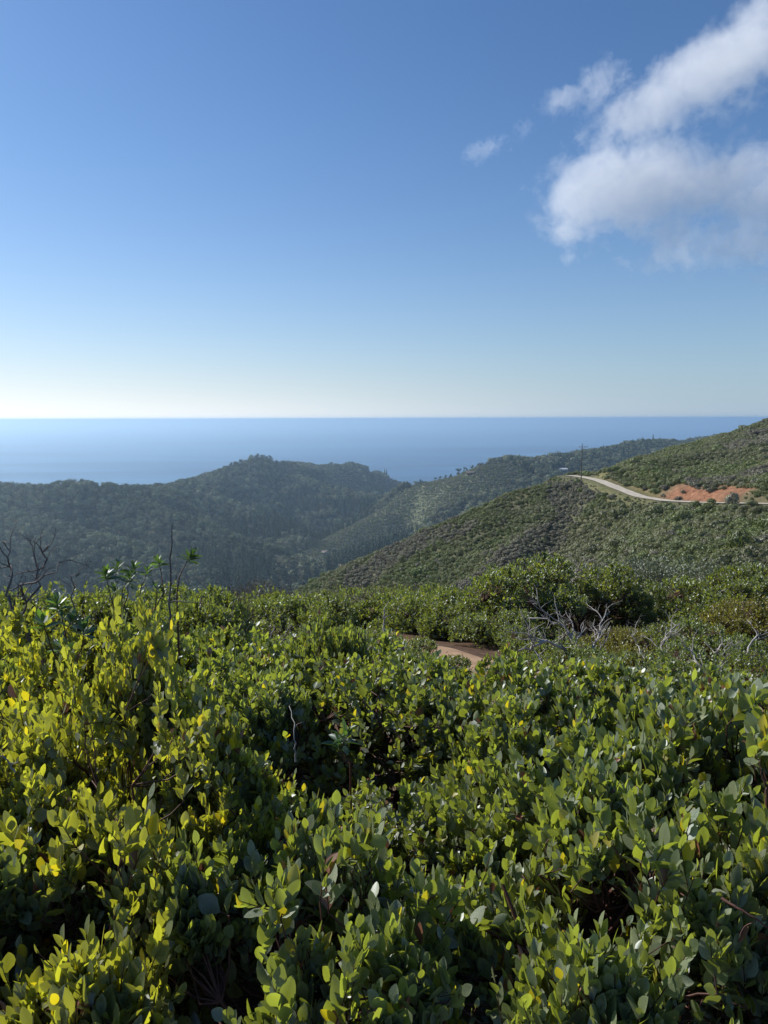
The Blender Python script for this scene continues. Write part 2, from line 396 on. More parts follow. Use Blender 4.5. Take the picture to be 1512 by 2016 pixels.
# a manzanita-like shrub: upright leafy shoots over a lumpy dome, crooked red stems below
def make_shrub(seed, R, Ht, n_shoot, n_leaf, L, tmpl, leafmat, stem_sides=4, upright=.75, spread=.30, branchmat='bark', shoot_len=.16, fill=.35, tall=.05, flowers=0, z0=.12, clump=0, dn=.28):
    g = np.random.default_rng(seed)
    lobes = [(0, 0, Ht * .55, R * .75, Ht * .45)]
    for i in range(7):
        a = g.uniform(0, 6.28); q = g.uniform(.3, .75) * R; rr = g.uniform(.30, .5) * R
        lobes.append((q * math.cos(a), q * math.sin(a), Ht * g.uniform(.35, .72), rr, rr * g.uniform(.7, .95)))
    LB = np.array(lobes)
    pick = g.integers(0, len(LB), n_shoot)
    if clump:
        nc = n_shoot // clump; ci = np.arange(n_shoot) % nc; pick = pick[ci]
        th = g.uniform(0, 6.283, nc)[ci] + g.normal(0, .17, n_shoot); cz = np.clip(g.uniform(-.25, 1, nc)[ci] + g.normal(0, .10, n_shoot), -.3, 1)
    else: th = g.uniform(0, 6.283, n_shoot); cz = g.uniform(-.25, 1, n_shoot)
    sz = np.sqrt(1 - cz ** 2)
    nrm = np.stack([sz * np.cos(th), sz * np.sin(th), cz], 1)
    dep = np.where(g.random(n_shoot) < fill, g.uniform(.4, .95, n_shoot), g.uniform(.88, 1.04, n_shoot))
    c = LB[pick]; p = c[:, :3] + nrm * dep[:, None] * c[:, [3, 3, 4]]
    p[:, 2] = np.maximum(p[:, 2], z0 * Ht)
    up = np.array([0, 0, 1.])
    d = nrm * (1 - upright) + up * upright + g.normal(0, dn, (n_shoot, 3)); d /= np.linalg.norm(d, axis=1, keepdims=True)
    sl = g.uniform(.6, 1.2, n_shoot) * shoot_len
    tl = g.random(n_shoot) < tall; sl[tl] *= 1.9
    base = p - d * sl[:, None] * .6
    # leaves
    nl = n_leaf; t = (np.arange(nl) + .5) / nl
    tt = np.tile(t, (n_shoot, 1)) + g.normal(0, .02, (n_shoot, nl))
    ph = np.arange(nl)[None] * 2.4 + g.uniform(0, 6.28, (n_shoot, 1)) + g.normal(0, .3, (n_shoot, nl))
    ref = np.tile(np.array([[.37, .61, .2]]), (n_shoot, 1)); s1, dd, u1 = frames(d, ref)
    rad = np.cos(ph)[..., None] * s1[:, None] + np.sin(ph)[..., None] * u1[:, None]
    op = (1.05 - .75 * tt)[..., None] * g.uniform(.7, 1.2, (n_shoot, nl, 1))      # opening angle: wide below, closed at the tip
    ld = d[:, None] * np.cos(op) + rad * np.sin(op) + up * .25
    lp = base[:, None] + d[:, None] * (tt * sl[:, None])[..., None] + rad * .002
    lu = -rad * .9 + d[:, None] * .5 + g.normal(0, .75, (n_shoot, nl, 3))
    ls = L * g.uniform(.75, 1.25, (n_shoot, 1)) * g.uniform(.7, 1.15, (n_shoot, nl)) * (1.05 - .35 * tt ** 3)
    keep = g.random((n_shoot, nl)) < .93
    fm = leaves_mesh('foliage', lp[keep], ld[keep], lu[keep], ls[keep], tmpl, leafmat, seed)
    # stems
    tb = Tubes(stem_sides)
    nm = 9; mains = []
    for i in range(nm):
        a = 6.283 * i / nm + g.uniform(-.3, .3); q = g.uniform(.25, .8) * R
        e = np.array([q * math.cos(a), q * math.sin(a), Ht * g.uniform(.5, .8)])
        pts = bez((g.normal(0, .03), g.normal(0, .03), -.12), e, .13, 8, g); mains.append(pts)
        tb.add(pts, np.linspace(.017, .006, 8) * (R / .6))
    allp = np.concatenate([m_[2:] for m_ in mains])
    step = max(1, n_shoot // 420)
    for i in range(0, n_shoot, step):
        bp = base[i]; dist = ((allp - bp) ** 2).sum(1) + 3 * np.maximum(0, allp[:, 2] - bp[2]); q = allp[dist.argmin()]
        tb.add(bez(q, bp, .1, 4, g), np.linspace(.0045, .0025, 4) * (R / .6))
        tb.add(np.array([bp, bp + d[i] * sl[i]]), np.array([.0024, .0012]) * (R / .6))
    sm = tb.mesh('branches', M[branchmat])
    fl = []
    for i in (g.choice(n_shoot, flowers, replace=False) if flowers else ()):
        tip = base[i] + d[i] * sl[i]
        ax = g.normal(0, 1, 3); ax[2] = -abs(ax[2]) - .3; ax /= np.linalg.norm(ax)
        fp = tip + ax * g.uniform(0, .035, (26, 1)) + g.normal(0, .006, (26, 3)); fd = g.normal(0, 1, fp.shape); fd[:, 2] -= .8
        fl.append(leaves_mesh('flower_cluster', fp, fd, g.normal(0, 1, fp.shape), np.full(26, .009), leaf_template([(0, .4), (.5, 1), (1, .3)], .45, 0, .2, 2), M['flower'], seed, False))
    return fm, sm, fl
M['flower'] = leaf_mat('manzanita_flower', (.22, .13, .10), (.42, .34, .27), (.4, .3, .22), .3, 0)

# far crowns: many small leaf clumps over lobes
def blob_cards(name, seed, lobes, n, size, mat, tm=None, flat=.5):
    g = np.random.default_rng(seed); LB = np.array(lobes, float)
    ar = LB[:, 3] * LB[:, 3] + LB[:, 3] * LB[:, 4]; pick = g.choice(len(LB), n, p=ar / ar.sum())
    nr = g.normal(0, 1, (n, 3)); nr /= np.linalg.norm(nr, axis=1, keepdims=True)
    c = LB[pick]; p = c[:, :3] + nr * g.uniform(.72, 1.06, (n, 1)) * c[:, [3, 3, 4]]
    ax = g.normal(0, 1, (n, 3))
    ax -= (ax * nr).sum(1, keepdims=True) * nr * .8
    upv = nr + g.normal(0, .22, (n, 3))
    sz = size * g.uniform(.5, 1.3, n)
    return leaves_mesh(name, p - ax / np.linalg.norm(ax, axis=1, keepdims=True) * sz[:, None] * .5, ax, upv, sz, tm or LEAF_LO, mat, seed, False)
def round_lobes(seed, W_, Hh, n=9, z0=.25):
    g = np.random.default_rng(seed); o = [(0, 0, Hh * .55, W_ * .36, Hh * .40)]
    for i in range(n):
        a = g.uniform(0, 6.28); q = W_ * g.uniform(.15, .36)
        r = W_ * g.uniform(.14, .24); o.append((q * math.cos(a), q * math.sin(a), Hh * g.uniform(z0 + .1, .85), r, r * g.uniform(.7, 1.1)))
    return o
def cone_lobes(seed, W_, Hh, n=15):
    g = np.random.default_rng(seed); o = []
    for i in range(n):
        t = (i + .5) / n; a = g.uniform(0, 6.28); rr = W_ * .5 * (1 - t) ** .85
        o.append((rr * .35 * math.cos(a), rr * .35 * math.sin(a), Hh * (.12 + .86 * t), rr * g.uniform(.6, .95) + .25, Hh / n * .75))
    return o
def umbrella_lobes(seed, W_, Hh, n=12):
    g = np.random.default_rng(seed); o = []
    for i in range(n):
        a = g.uniform(0, 6.28); q = W_ * g.uniform(0, .36)
        o.append((q * math.cos(a) + g.normal(0, .3), q * math.sin(a), Hh * g.uniform(.3, .9), W_ * g.uniform(.14, .24), Hh * g.uniform(.09, .15)))
    return o
def trunk_mesh(seed, Hh, r, lean=.03, limbs=4, span=.3):
    g = np.random.default_rng(seed); tb = Tubes(6)
    top = np.array([g.normal(0, lean) * Hh, g.normal(0, lean) * Hh, Hh * .82])
    pts = bez((0, 0, -.6), top, .04, 7, g); tb.add(pts, np.linspace(r, r * .2, 7))
    for i in range(limbs):
        s = pts[g.integers(2, 6)]; a = g.uniform(0, 6.28)
        tb.add(bez(s, s + np.array([math.cos(a) * span * Hh, math.sin(a) * span * Hh, Hh * g.uniform(.08, .22)]), .08, 5, g), np.linspace(r * .4, r * .1, 5))
    return tb.mesh('trunk', M['bark2'])

CSPUR = P((900, 938, 1370), (830, 954, 1420), (760, 1003, 1380), (690, 1042, 1340), (615, 1080, 1290))
def spur_zone(x, y):
    d, zc, sd = pldist(x, y, CSPUR)
    return (1 - sstep(120, 210, np.where(sd > 0, d, d * 4 + 20))) * sstep(-25, 20, x - CSPUR[-1][0])
#@@TERRAIN
# ------------------------------------------------------------------ terrain mesh
def build_terrain():
    rr = np.concatenate([[0.0], np.geomspace(.35, 140, 260), np.arange(141, 262, 1.0), np.geomspace(264, 5200, 330)])
    az = np.radians(np.concatenate([np.arange(-180, -42, 3.0), np.arange(-42, 42, .2), np.arange(42, 180, 3.0)]))
    A, RR = np.meshgrid(az, rr); X = RR * np.sin(A); Y = RR * np.cos(A)
    Z = H(X.ravel(), Y.ravel()).reshape(X.shape)
    Z = np.maximum(Z, SEA - 3)
    Z = np.minimum(Z, 6)
    n, m = X.shape
    i = np.arange(n - 1)[:, None]; j = np.arange(m)[None]; j2 = (j + 1) % m
    Q = np.stack([i * m + j, (i + 1) * m + j, (i + 1) * m + j2, i * m + j2], -1).reshape(-1, 4)
    x, y, z = X.ravel(), Y.ravel(), Z.ravel(); r = RR.ravel()
    dR, zR, sR = pldist(x, y, ROAD)
    rock = (sR > 0) * sstep(2.6, 3.4, dR) * (1 - sstep(8.5, 11, dR)) * sstep(60, 66, x) * (.12 + .88 * sstep(163, 169, y)) * (1 - .85 * sstep(184, 192, y)) * (y < 235) * (.6 + .6 * fbm(x / 3, y / 3, 92, 3))  # orange rock dulled on the right part: the bank's shadow put into colour
    g1 = (dR < 9) * (x < 76) * (1 - sstep(4, 8, dR)) * (y < 245) * (y > 180)
    me = mesh('terrain', np.stack([x, y, z], 1), Q, None, {'rock': rock, 'grass': np.clip(g1 - rock, 0, 1), 'far': sstep(320, 700, r), 'spur': spur_zone(x, y)}, True)
    o = link('terrain', me); tag(o, kind='structure')
    b = NB('hill_ground'); p = b.n('BsdfPrincipled'); p.inputs['Roughness'].default_value = .95; p.inputs['Specular IOR Level'].default_value = .1
    ps = b.pos()
    n1 = b.noise(.9, 6, .6, ps); n2 = b.noise(.06, 4, .6, ps); n3 = b.noise(.012, 4, .6, ps); n4 = b.noise(7, 5, .65, ps)
    soil = b.mix(b.ramp(n4, [(.3, (0, 0, 0)), (.7, (1, 1, 1))]), (.055, .038, .026), (.15, .09, .058))
    dirt = b.mix(b.ramp(n1, [(.3, (0, 0, 0)), (.7, (1, 1, 1))]), (.075, .078, .042), (.135, .130, .078))
    nearf = b.n('Mapping')
    far = b.mix(b.ramp(n3, [(.42, (0, 0, 0)), (.6, (1, 1, 1))]), (.022, .028, .018), (.060, .062, .040))
    gr = b.mix(b.ramp(n1, [(.35, (0, 0, 0)), (.65, (1, 1, 1))]), (.085, .10, .035), (.19, .165, .09))
    rk = b.mix(b.ramp(b.noise(.8, 7, .7, ps, .6), [(.32, (0, 0, 0)), (.66, (1, 1, 1))]), (.13, .055, .032), (.35, .18, .105))
    ln = b.n('VectorMath', operation='LENGTH'); b.l(ps, ln.inputs[0])
    nf = b.n('MapRange'); nf.inputs[1].default_value = 14; nf.inputs[2].default_value = 45; b.l(ln.outputs['Value'], nf.inputs[0])
    c = b.mix(nf.outputs[0], soil, dirt)
    c = b.mix(b.attr('far'), c, far); c = b.mix(b.attr('spur'), c, (.115, .125, .070)); c = b.mix(b.attr('grass'), c, gr); c = b.mix(b.attr('rock'), c, rk)
    b.l(c, p.inputs['Base Color'])
    bp = b.n('Bump'); bp.inputs['Strength'].default_value = .9; bp.inputs['Distance'].default_value = .12
    b.l(n1, bp.inputs['Height']); bp2 = b.n('Bump'); bp2.inputs['Strength'].default_value = .6; bp2.inputs['Distance'].default_value = .03
    b.l(n4, bp2.inputs['Height']); b.l(bp.outputs[0], bp2.inputs['Normal']); b.l(bp2.outputs[0], p.inputs['Normal'])
    b.l(p.outputs[0], b.out.inputs[0]); me.materials.append(b.m)
build_terrain()

def build_sea():
    rr = np.concatenate([[0.], np.geomspace(400, 60000, 60)]); az = np.radians(np.arange(0, 360, 3.0))
    A, RR = np.meshgrid(az, rr); X = (RR * np.sin(A)).ravel(); Y = (RR * np.cos(A)).ravel()
    n, m = A.shape; i = np.arange(n - 1)[:, None]; j = np.arange(m)[None]; j2 = (j + 1) % m
    Q = np.stack([i * m + j, (i + 1) * m + j, (i + 1) * m + j2, i * m + j2], -1).reshape(-1, 4)
    me = mesh('sea', np.stack([X, Y, np.full(len(X), SEA)], 1), Q, None, None, True)
    o = link('sea', me); tag(o, kind='structure')
    b = NB('sea_water'); p = b.n('BsdfPrincipled'); p.inputs['Roughness'].default_value = .34; p.inputs['IOR'].default_value = 1.33
    ps = b.pos(); mp = b.n('Mapping'); mp.inputs['Scale'].default_value = (.28, 1.3, 1); mp.inputs['Rotation'].default_value = (0, 0, R_(6)); b.l(ps, mp.inputs[0])
    v = mp.outputs[0]
    n1 = b.noise(.0011, 6, .6, v, .6); n2 = b.noise(.012, 5, .6, v); n3 = b.noise(.05, 4, .6, v)
    c = b.mix(b.ramp(n1, [(.40, (0, 0, 0)), (.60, (1, 1, 1))]), (.004, .036, .105), (.06, .165, .28))
    b.l(c, p.inputs['Base Color'])
    b.l(b.math('MULTIPLY_ADD', n1, .3, .22), p.inputs['Roughness'])
    bp = b.n('Bump'); bp.inputs['Strength'].default_value = 1; bp.inputs['Distance'].default_value = 14; b.l(n2, bp.inputs['Height'])
    bp2 = b.n('Bump'); bp2.inputs['Strength'].default_value = 1; bp2.inputs['Distance'].default_value = 4; b.l(n3, bp2.inputs['Height']); b.l(bp.outputs[0], bp2.inputs['Normal'])
    b.l(bp2.outputs[0], p.inputs['Normal'])
    b.l(p.outputs[0], b.out.inputs[0]); me.materials.append(b.m)
build_sea()

def strip(name, pl, width, lift, mat, sub=12, jitter=.0, seed=1, cols=7):
    """a ribbon laid on the ground along a polyline (Catmull-Rom)"""
    pl = np.asarray(pl)[:, :2]; pts = []
    ext = np.vstack([2 * pl[0] - pl[1], pl, 2 * pl[-1] - pl[-2]])
    for i in range(1, len(ext) - 2):
        for k in range(sub):
            t = k / sub; a, b_, c, d = ext[i - 1], ext[i], ext[i + 1], ext[i + 2]
            pts.append(.5 * ((2 * b_) + (-a + c) * t + (2 * a - 5 * b_ + 4 * c - d) * t * t + (-a + 3 * b_ - 3 * c + d) * t ** 3))
    pts.append(pl[-1]); pts = np.array(pts)
    tg = np.gradient(pts, axis=0); tg /= np.linalg.norm(tg, axis=1, keepdims=True); nr = np.stack([-tg[:, 1], tg[:, 0]], 1)
    g = np.random.default_rng(seed); n = len(pts)
    wj = 1 + jitter * (vnoise(np.arange(n) * .35, np.zeros(n), seed) - .5) * 2
    u = np.linspace(-1, 1, cols)
    XY = pts[:, None] + nr[:, None] * (u[None, :, None] * (width / 2 * wj)[:, None, None])
    x, y = XY[..., 0].ravel(), XY[..., 1].ravel(); z = H(x, y) + lift
    i = np.arange(n - 1)[:, None]; j = np.arange(cols - 1)[None]
    Q = np.stack([i * cols + j, i * cols + j + 1, (i + 1) * cols + j + 1, (i + 1) * cols + j], -1).reshape(-1, 4)
    me = mesh(name, np.stack([x, y, z], 1), Q, mat, None, True)
    o = link(name, me); tag(o, kind='structure'); return o
ROADMAT = simple_mat('pale_road', (.36, .32, .25), (.52, .47, .39), .6, .9, .01)
strip('road', ROAD, 3.5, .14, ROADMAT, jitter=.08, cols=9)
PATHMAT = simple_mat('trail_dirt', (.21, .125, .072), (.42, .28, .17), 3.5, .95, .02)
PATH = [(.0, 8.8), (.2, 8.4), (.6, 7.7), (.95, 7.0), (1.4, 6.2), (2.5, 5.7), (4.2, 5.6)]
strip('dirt_path', [(px_, py_, 0) for px_, py_ in PATH], .62, .012, PATHMAT, jitter=.25, sub=10)

# ------------------------------------------------------------------ visibility (keeps the scatter to what can be seen, with a margin)
VA = np.radians(np.arange(-36, 36.01, .15)); VR = np.geomspace(4, 4500, 700)
_A, _R = np.meshgrid(VA, VR); _Z = H((_R * np.sin(_A)).ravel(), (_R * np.cos(_A)).ravel()).reshape(_A.shape)
_E = np.maximum.accumulate(_Z / _R, axis=0)
def visible(x, y, z, hgt, marg=0.0):
    r = np.hypot(x, y); a = np.arctan2(x, y)
    i = np.clip(np.searchsorted(VR, r * .985) - 1, 0, len(VR) - 1); j = np.clip(((a - VA[0]) / (VA[1] - VA[0])).round().astype(int), 0, len(VA) - 1)
    return ((z + hgt) / r > _E[i, j] - marg) & (np.abs(a) < VA[-1])

# ------------------------------------------------------------------ geometry-node scatter for the uncountable masses
def scatter(name, XYZ, scl, rot, idx, sources, label, cat):
    n = len(XYZ); me = bpy.data.meshes.new(name); me.vertices.add(n); me.vertices.foreach_set('co', np.asarray(XYZ, np.float32).ravel())
    for nm, v, t in (('i_scale', scl, 'FLOAT'), ('i_rot', rot, 'FLOAT'), ('i_idx', idx, 'INT')):
        a = me.attributes.new(nm, t, 'POINT'); a.data.foreach_set('value', np.asarray(v, np.int32 if t == 'INT' else np.float32))
    o = link(name, me); tag(o, label, cat, kind='stuff')
    g = bpy.data.node_groups.new(name + '_nodes', 'GeometryNodeTree')
    g.interface.new_socket('Geometry', in_out='INPUT', socket_type='NodeSocketGeometry'); g.interface.new_socket('Geometry', in_out='OUTPUT', socket_type='NodeSocketGeometry')
    N = g.nodes.new; L = g.links.new
    gi = N('NodeGroupInput'); go = N('NodeGroupOutput'); ip = N('GeometryNodeInstanceOnPoints'); jn = N('GeometryNodeJoinGeometry')
    for s_ in reversed(sources):
        oi = N('GeometryNodeObjectInfo'); oi.inputs['Object'].default_value = s_; oi.inputs['As Instance'].default_value = True; oi.transform_space = 'ORIGINAL'
        L(oi.outputs['Geometry'], jn.inputs[0])
    def na(nm, dt):
        a = N('GeometryNodeInputNamedAttribute'); a.data_type = dt; a.inputs['Name'].default_value = nm; return a.outputs['Attribute']
    cx = N('ShaderNodeCombineXYZ'); L(na('i_rot', 'FLOAT'), cx.inputs['Z']); er = N('FunctionNodeEulerToRotation'); L(cx.outputs[0], er.inputs[0])
    L(gi.outputs[0], ip.inputs['Points']); L(jn.outputs[0], ip.inputs['Instance']); ip.inputs['Pick Instance'].default_value = True
    L(na('i_idx', 'INT'), ip.inputs['Instance Index']); L(er.outputs[0], ip.inputs['Rotation']); L(na('i_scale', 'FLOAT'), ip.inputs['Scale'])
    L(ip.outputs[0], go.inputs[0])
    o.modifiers.new('scatter', 'NODES').node_group = g
    return o

ORD = ['first', 'second', 'third', 'fourth', 'fifth', 'sixth', 'seventh', 'eighth', 'ninth', 'tenth', 'eleventh', 'twelfth', 'thirteenth', 'fourteenth', 'fifteenth', 'sixteenth']
# ------------------------------------------------------------------ far trees: sources and individuals
TREES = {}
def tree_kind(k, seed):
    if k == 'oak': W_, Hh = 10, 10; c = blob_cards('crown', seed, round_lobes(seed, W_, Hh), 620, .95, M['tree']); t = trunk_mesh(seed, Hh, .35)
    elif k == 'conif': W_, Hh = 8, 26; c = blob_cards('crown', seed, cone_lobes(seed, W_, Hh), 800, 1.25, M['conif'], flat=.2); t = trunk_mesh(seed, Hh * 1.1, .45, .0, 0)
    else: W_, Hh = 10, 14; c = blob_cards('crown', seed, umbrella_lobes(seed, W_, Hh), 620, .9, M['conif']); t = trunk_mesh(seed, Hh, .35, .04, 6, .28)
    return dict(crown=c, trunk=t, H=Hh)
for k, n_ in (('oak', 4), ('conif', 3), ('pine', 3)):
    TREES[k] = [tree_kind(k, 100 + 7 * i + len(k)) for i in range(n_)]
SRC = {}
NAMEK = {'oak': 'oak_tree', 'conif': 'conifer_tree', 'pine': 'pine_tree'}
def put_tree(k, x, y, h, label, group, wide=1.0):
    v = int(rng.integers(len(TREES[k]))) if (k, 0) in SRC and (k, 1) in SRC and (k, 2) in SRC else sum((k, q) in SRC for q in range(3))
    T = TREES[k][v]; s = h / T['H']
    e = empty(NAMEK[k], (x, y, h1(x, y) - .3), float(rng.uniform(0, 6.28)), (s * wide, s * wide, s))
    tag(e, label, 'tree', group)
    c = link('crown', T['crown'], e); link('trunk', T['trunk'], e)
    SRC.setdefault((k, v), c)
# (kind, px, depth, height) along the skylines
rows = [
 ('pine', 'trees on top of the round forested peak', 'dark tree on the crest of the round peak over the sea', [(431, 1700, 12), (444, 1715, 18), (455, 1720, 20), (466, 1730, 26), (474, 1740, 22), (487, 1760, 21), (497, 1790, 30), (507, 1800, 21), (515, 1800, 25), (524, 1820, 22), (534, 1830, 19), (545, 1850, 14)]),
 ('oak', 'trees on the left skyline', 'round oak on the left forested ridge line against the sea', [(12, 1195, 9), (60, 1190, 9), (112, 1190, 10), (168, 1190, 12), (186, 1190, 13), (222, 1200, 16), (236, 1205, 11), (268, 1215, 15), (284, 1225, 12), (300, 1235, 8), (345, 1365, 9), (378, 1490, 10)]),
 ('pine', 'pines on the bare spur above the valley', 'dark pine standing on the pale spur that drops to the valley', [(828, 1421, 12), (857, 1410, 10), (866, 1405, 11), (877, 1400, 11), (888, 1395, 12), (902, 1370, 18), (917, 1355, 13), (929, 1345, 12)]),
 ('oak', 'oaks on the hump of the middle ridge', 'oak on the rounded hump of the wooded middle ridge', [(945, 1320, 10), (962, 1312, 11), (984, 1325, 11), (1000, 1330, 12), (1016, 1345, 11), (1034, 1365, 12), (1052, 1380, 10)]),
 ('conif', 'conifers along the far right ridge', 'dark conifer on the far ridge beyond the utility pole', [(1072, 1410, 15), (1094, 1450, 12), (1117, 1500, 17), (1136, 1540, 16), (1168, 1590, 15), (1186, 1620, 18), (1206, 1650, 17), (1226, 1690, 18), (1243, 1720, 19), (1262, 1750, 20), (1282, 1790, 24), (1296, 1810, 16)]),
]
for k, grp, lab, items in rows:
    for i, (px, Y, hh) in enumerate(items):
        x, y, _ = at(px, 950, Y); kk, hh = (('oak', hh * .74) if 'round peak' in lab and i in (1, 3, 5, 6, 8, 9, 11) else (k, hh)); put_tree(kk, x, y, hh, f'{lab}, {ORD[i]} from the left', grp, float(rng.uniform(.9, 1.25)))
for i, (px, py, hh) in enumerate([(415, 1150, 30), (447, 1140, 33), (470, 1165, 30), (492, 1150, 34), (520, 1165, 36), (541, 1166, 44), (560, 1150, 34), (581, 1152, 36), (603, 1150, 33), (622, 1138, 27)]):
    q = ground_hit(px, py + 6)
    if q is None: continue
    put_tree('conif', float(q[0]), float(q[1]), hh, f'tall dark redwood in the shaded canyon below the valley mouth, {ORD[i]} from the left', 'redwoods in the shaded canyon', 1.0)

# the uncounted forest
def jitter_grid(x0, x1, y0, y1, st, seed):
    g = np.random.default_rng(seed); X, Y = np.meshgrid(np.arange(x0, x1, st), np.arange(y0, y1, st))
    return (X + g.uniform(-.5, .5, X.shape) * st).ravel(), (Y + g.uniform(-.5, .5, X.shape) * st).ravel(), g
CLR = [ground_hit(632, 1088, 600), ground_hit(745, 1108, 600), ground_hit(1118, 930, 600)]
def forest():
    x, y, g = jitter_grid(-1500, 1400, 330, 2650, 8.6, 5)
    a = np.arctan2(x, y); k = np.abs(a) < R_(36); x, y = x[k], y[k]
    z = H(x, y)
    scrub = (spur_zone(x, y) > fbm(x / 60, y / 60, 55, 3) * .9) | ((y > 2050) & (fbm(x / 60, y / 60, 56, 3) < .60))
    clear = np.zeros(len(x), bool)
    for c, rad in zip(CLR, (34, 22, 30)):
        if c: clear |= np.hypot(x - c[0], y - c[1]) < rad
    nz = fbm(x / 120, y / 120, 41, 4); slopeN = fbm(x / 45, y / 45, 44, 3)
    low = (z < -185) | ((x > 60) & (x < 330) & (y < 1250) & (z < -150))
    con = np.where(low, nz > .46, nz > .70)
    keep = (z > SEA + 8) & ((np.hypot(x, y) > 560) | (x < 20)) & ~clear & visible(x, y, z, 14, .004) & (slopeN < .82)
    x, y, z, con, scrub = x[keep], y[keep], z[keep], con[keep], scrub[keep]; n = len(x)
    idx = np.where(con, g.integers(4, 7, n), g.integers(0, 4, n))
    hs = np.where(con, g.uniform(.45, 1.0, n) * np.where(z < -185, 1.1, .55), g.uniform(.55, 1.35, n) * (.70 + .8 * fbm(x / 70, y / 70, 71, 3)))
    hs = np.where(scrub, g.uniform(.22, .5, n), hs); idx = np.where(scrub, g.integers(7, 9, n), idx); hs = np.where(scrub, g.uniform(1.8, 4.0, n), hs)
    srcs = [SRC.get(('oak', i), SRC[('oak', 0)]) for i in range(4)] + [SRC.get(('conif', i), SRC[('conif', 0)]) for i in range(3)] + [CHS[0], CHS[3]]
    scatter('forest', np.stack([x, y, z - .5], 1), hs, g.uniform(0, 6.28, n), idx, srcs, 'dense dark forest covering the far hillsides down to the valley', 'forest')
    x, y, g = jitter_grid(-160, 420, 1080, 1440, 3.4, 6); z = H(x, y); k = (spur_zone(x, y) > fbm(x / 60, y / 60, 55, 3) * .8) & visible(x, y, z, 2, .002)
    x, y, z = x[k], y[k], z[k]; n = len(x)
    scatter('hillside_scrub', np.stack([x, y, z - .3], 1), g.uniform(1.3, 2.8, n), g.uniform(0, 6.28, n), np.where(g.random(n) < .5, 0, 1), [CHS[5], CHS[3]], 'pale low scrub on the smooth spur dropping into the valley', 'scrub')
    print('forest', n)

#@@CHAP
# ------------------------------------------------------------------ chaparral on the nearer hill
def chap_lobes(seed):
    g = np.random.default_rng(seed); o = [(0, 0, .55, .62, .5)]
    for i in range(6):
        a = g.uniform(0, 6.28); q = g.uniform(.35, .65); o.append((q * math.cos(a), q * math.sin(a), g.uniform(.3, .75), g.uniform(.28, .45), g.uniform(.25, .4)))
    return o
M['chapg'] = leaf_mat('grey_brush_leaf', (.14, .132, .095), (.28, .265, .19), (.22, .21, .12), .22, .03, .5)
M['chapb'] = leaf_mat('green_brush_leaf', (.075, .105, .030), (.165, .20, .05), (.26, .32, .04), .28, .04, .5)
CH = []
for i in range(6):
    mt = ('chap', 'chap', 'chap', 'chapg', 'chapg', 'chapb')[i]
    c = blob_cards('foliage', 300 + i, chap_lobes(300 + i), 750, .16, M[mt], LEAF_LO)
    g = np.random.default_rng(i); tb = Tubes(4)
    for k in range(6):
        a = g.uniform(0, 6.28); tb.add(bez((0, 0, -.3), (.6 * math.cos(a), .6 * math.sin(a), .75), .1, 5, g), np.linspace(.035, .01, 5))
    CH.append((c, tb.mesh('branches', M['bark2'])))
CHS = {}
# bushes one can tell apart on the hillside (photo pixel, radius, height, kind, label)
for px, py, rr, hh, v, lab in [
    (1455, 1090, 3.4, 4.6, 5, 'large rounded olive bush on the shaded slope below the road, near the right edge'),
    (1405, 935, 1.8, 2.0, 5, 'bright green bush high on the slope above the orange road cut'),
    (1480, 925, 2.4, 2.6, 5, 'olive green bush near the right edge on the hill above the road'),
    (1335, 986, 1.5, 1.2, 3, 'grey bush in front of the road just below the orange cut'),
    (1400, 992, 1.7, 1.3, 0, 'dark round bush overlapping the lower edge of the road'),
    (1440, 996, 1.9, 2.8, 3, 'tall pale bush rising in front of the road at right'),
    (1478, 996, 2.0, 1.3, 1, 'small bush hiding a bit of the road at the right edge'),
    (1205, 982, 1.4, 1.4, 4, 'pale brush clump below the grassy road shoulder'),
    (1232, 958, 1.1, 1.3, 1, 'dark bush on the grassy bank between road and hill'),
    (1203, 940, .9, 1.1, 2, 'little dark bush beside the bend of the road'),
    (1135, 955, 1.8, 2.0, 2, 'dark shrub at the foot of the utility pole'),
    (1350, 1060, 2.2, 2.3, 5, 'yellow green bush in the middle of the slope under the road'),
    (1280, 1130, 1.9, 2.0, 4, 'grey brush mound low on the slope right of the gully'),
    (1075, 1040, 1.8, 1.6, 3, 'pale grey brush mound on the rim of the gully'),
]:
    q = ground_hit(px, py)
    if q is None: continue
    e = empty('hillside_bush', (float(q[0]), float(q[1]), float(q[2]) - .1), float(rng.uniform(0, 6)), (rr, rr, hh)); tag(e, lab, 'bush')
    c = link('foliage', CH[v][0], e); link('branches', CH[v][1], e); CHS.setdefault(v, c)
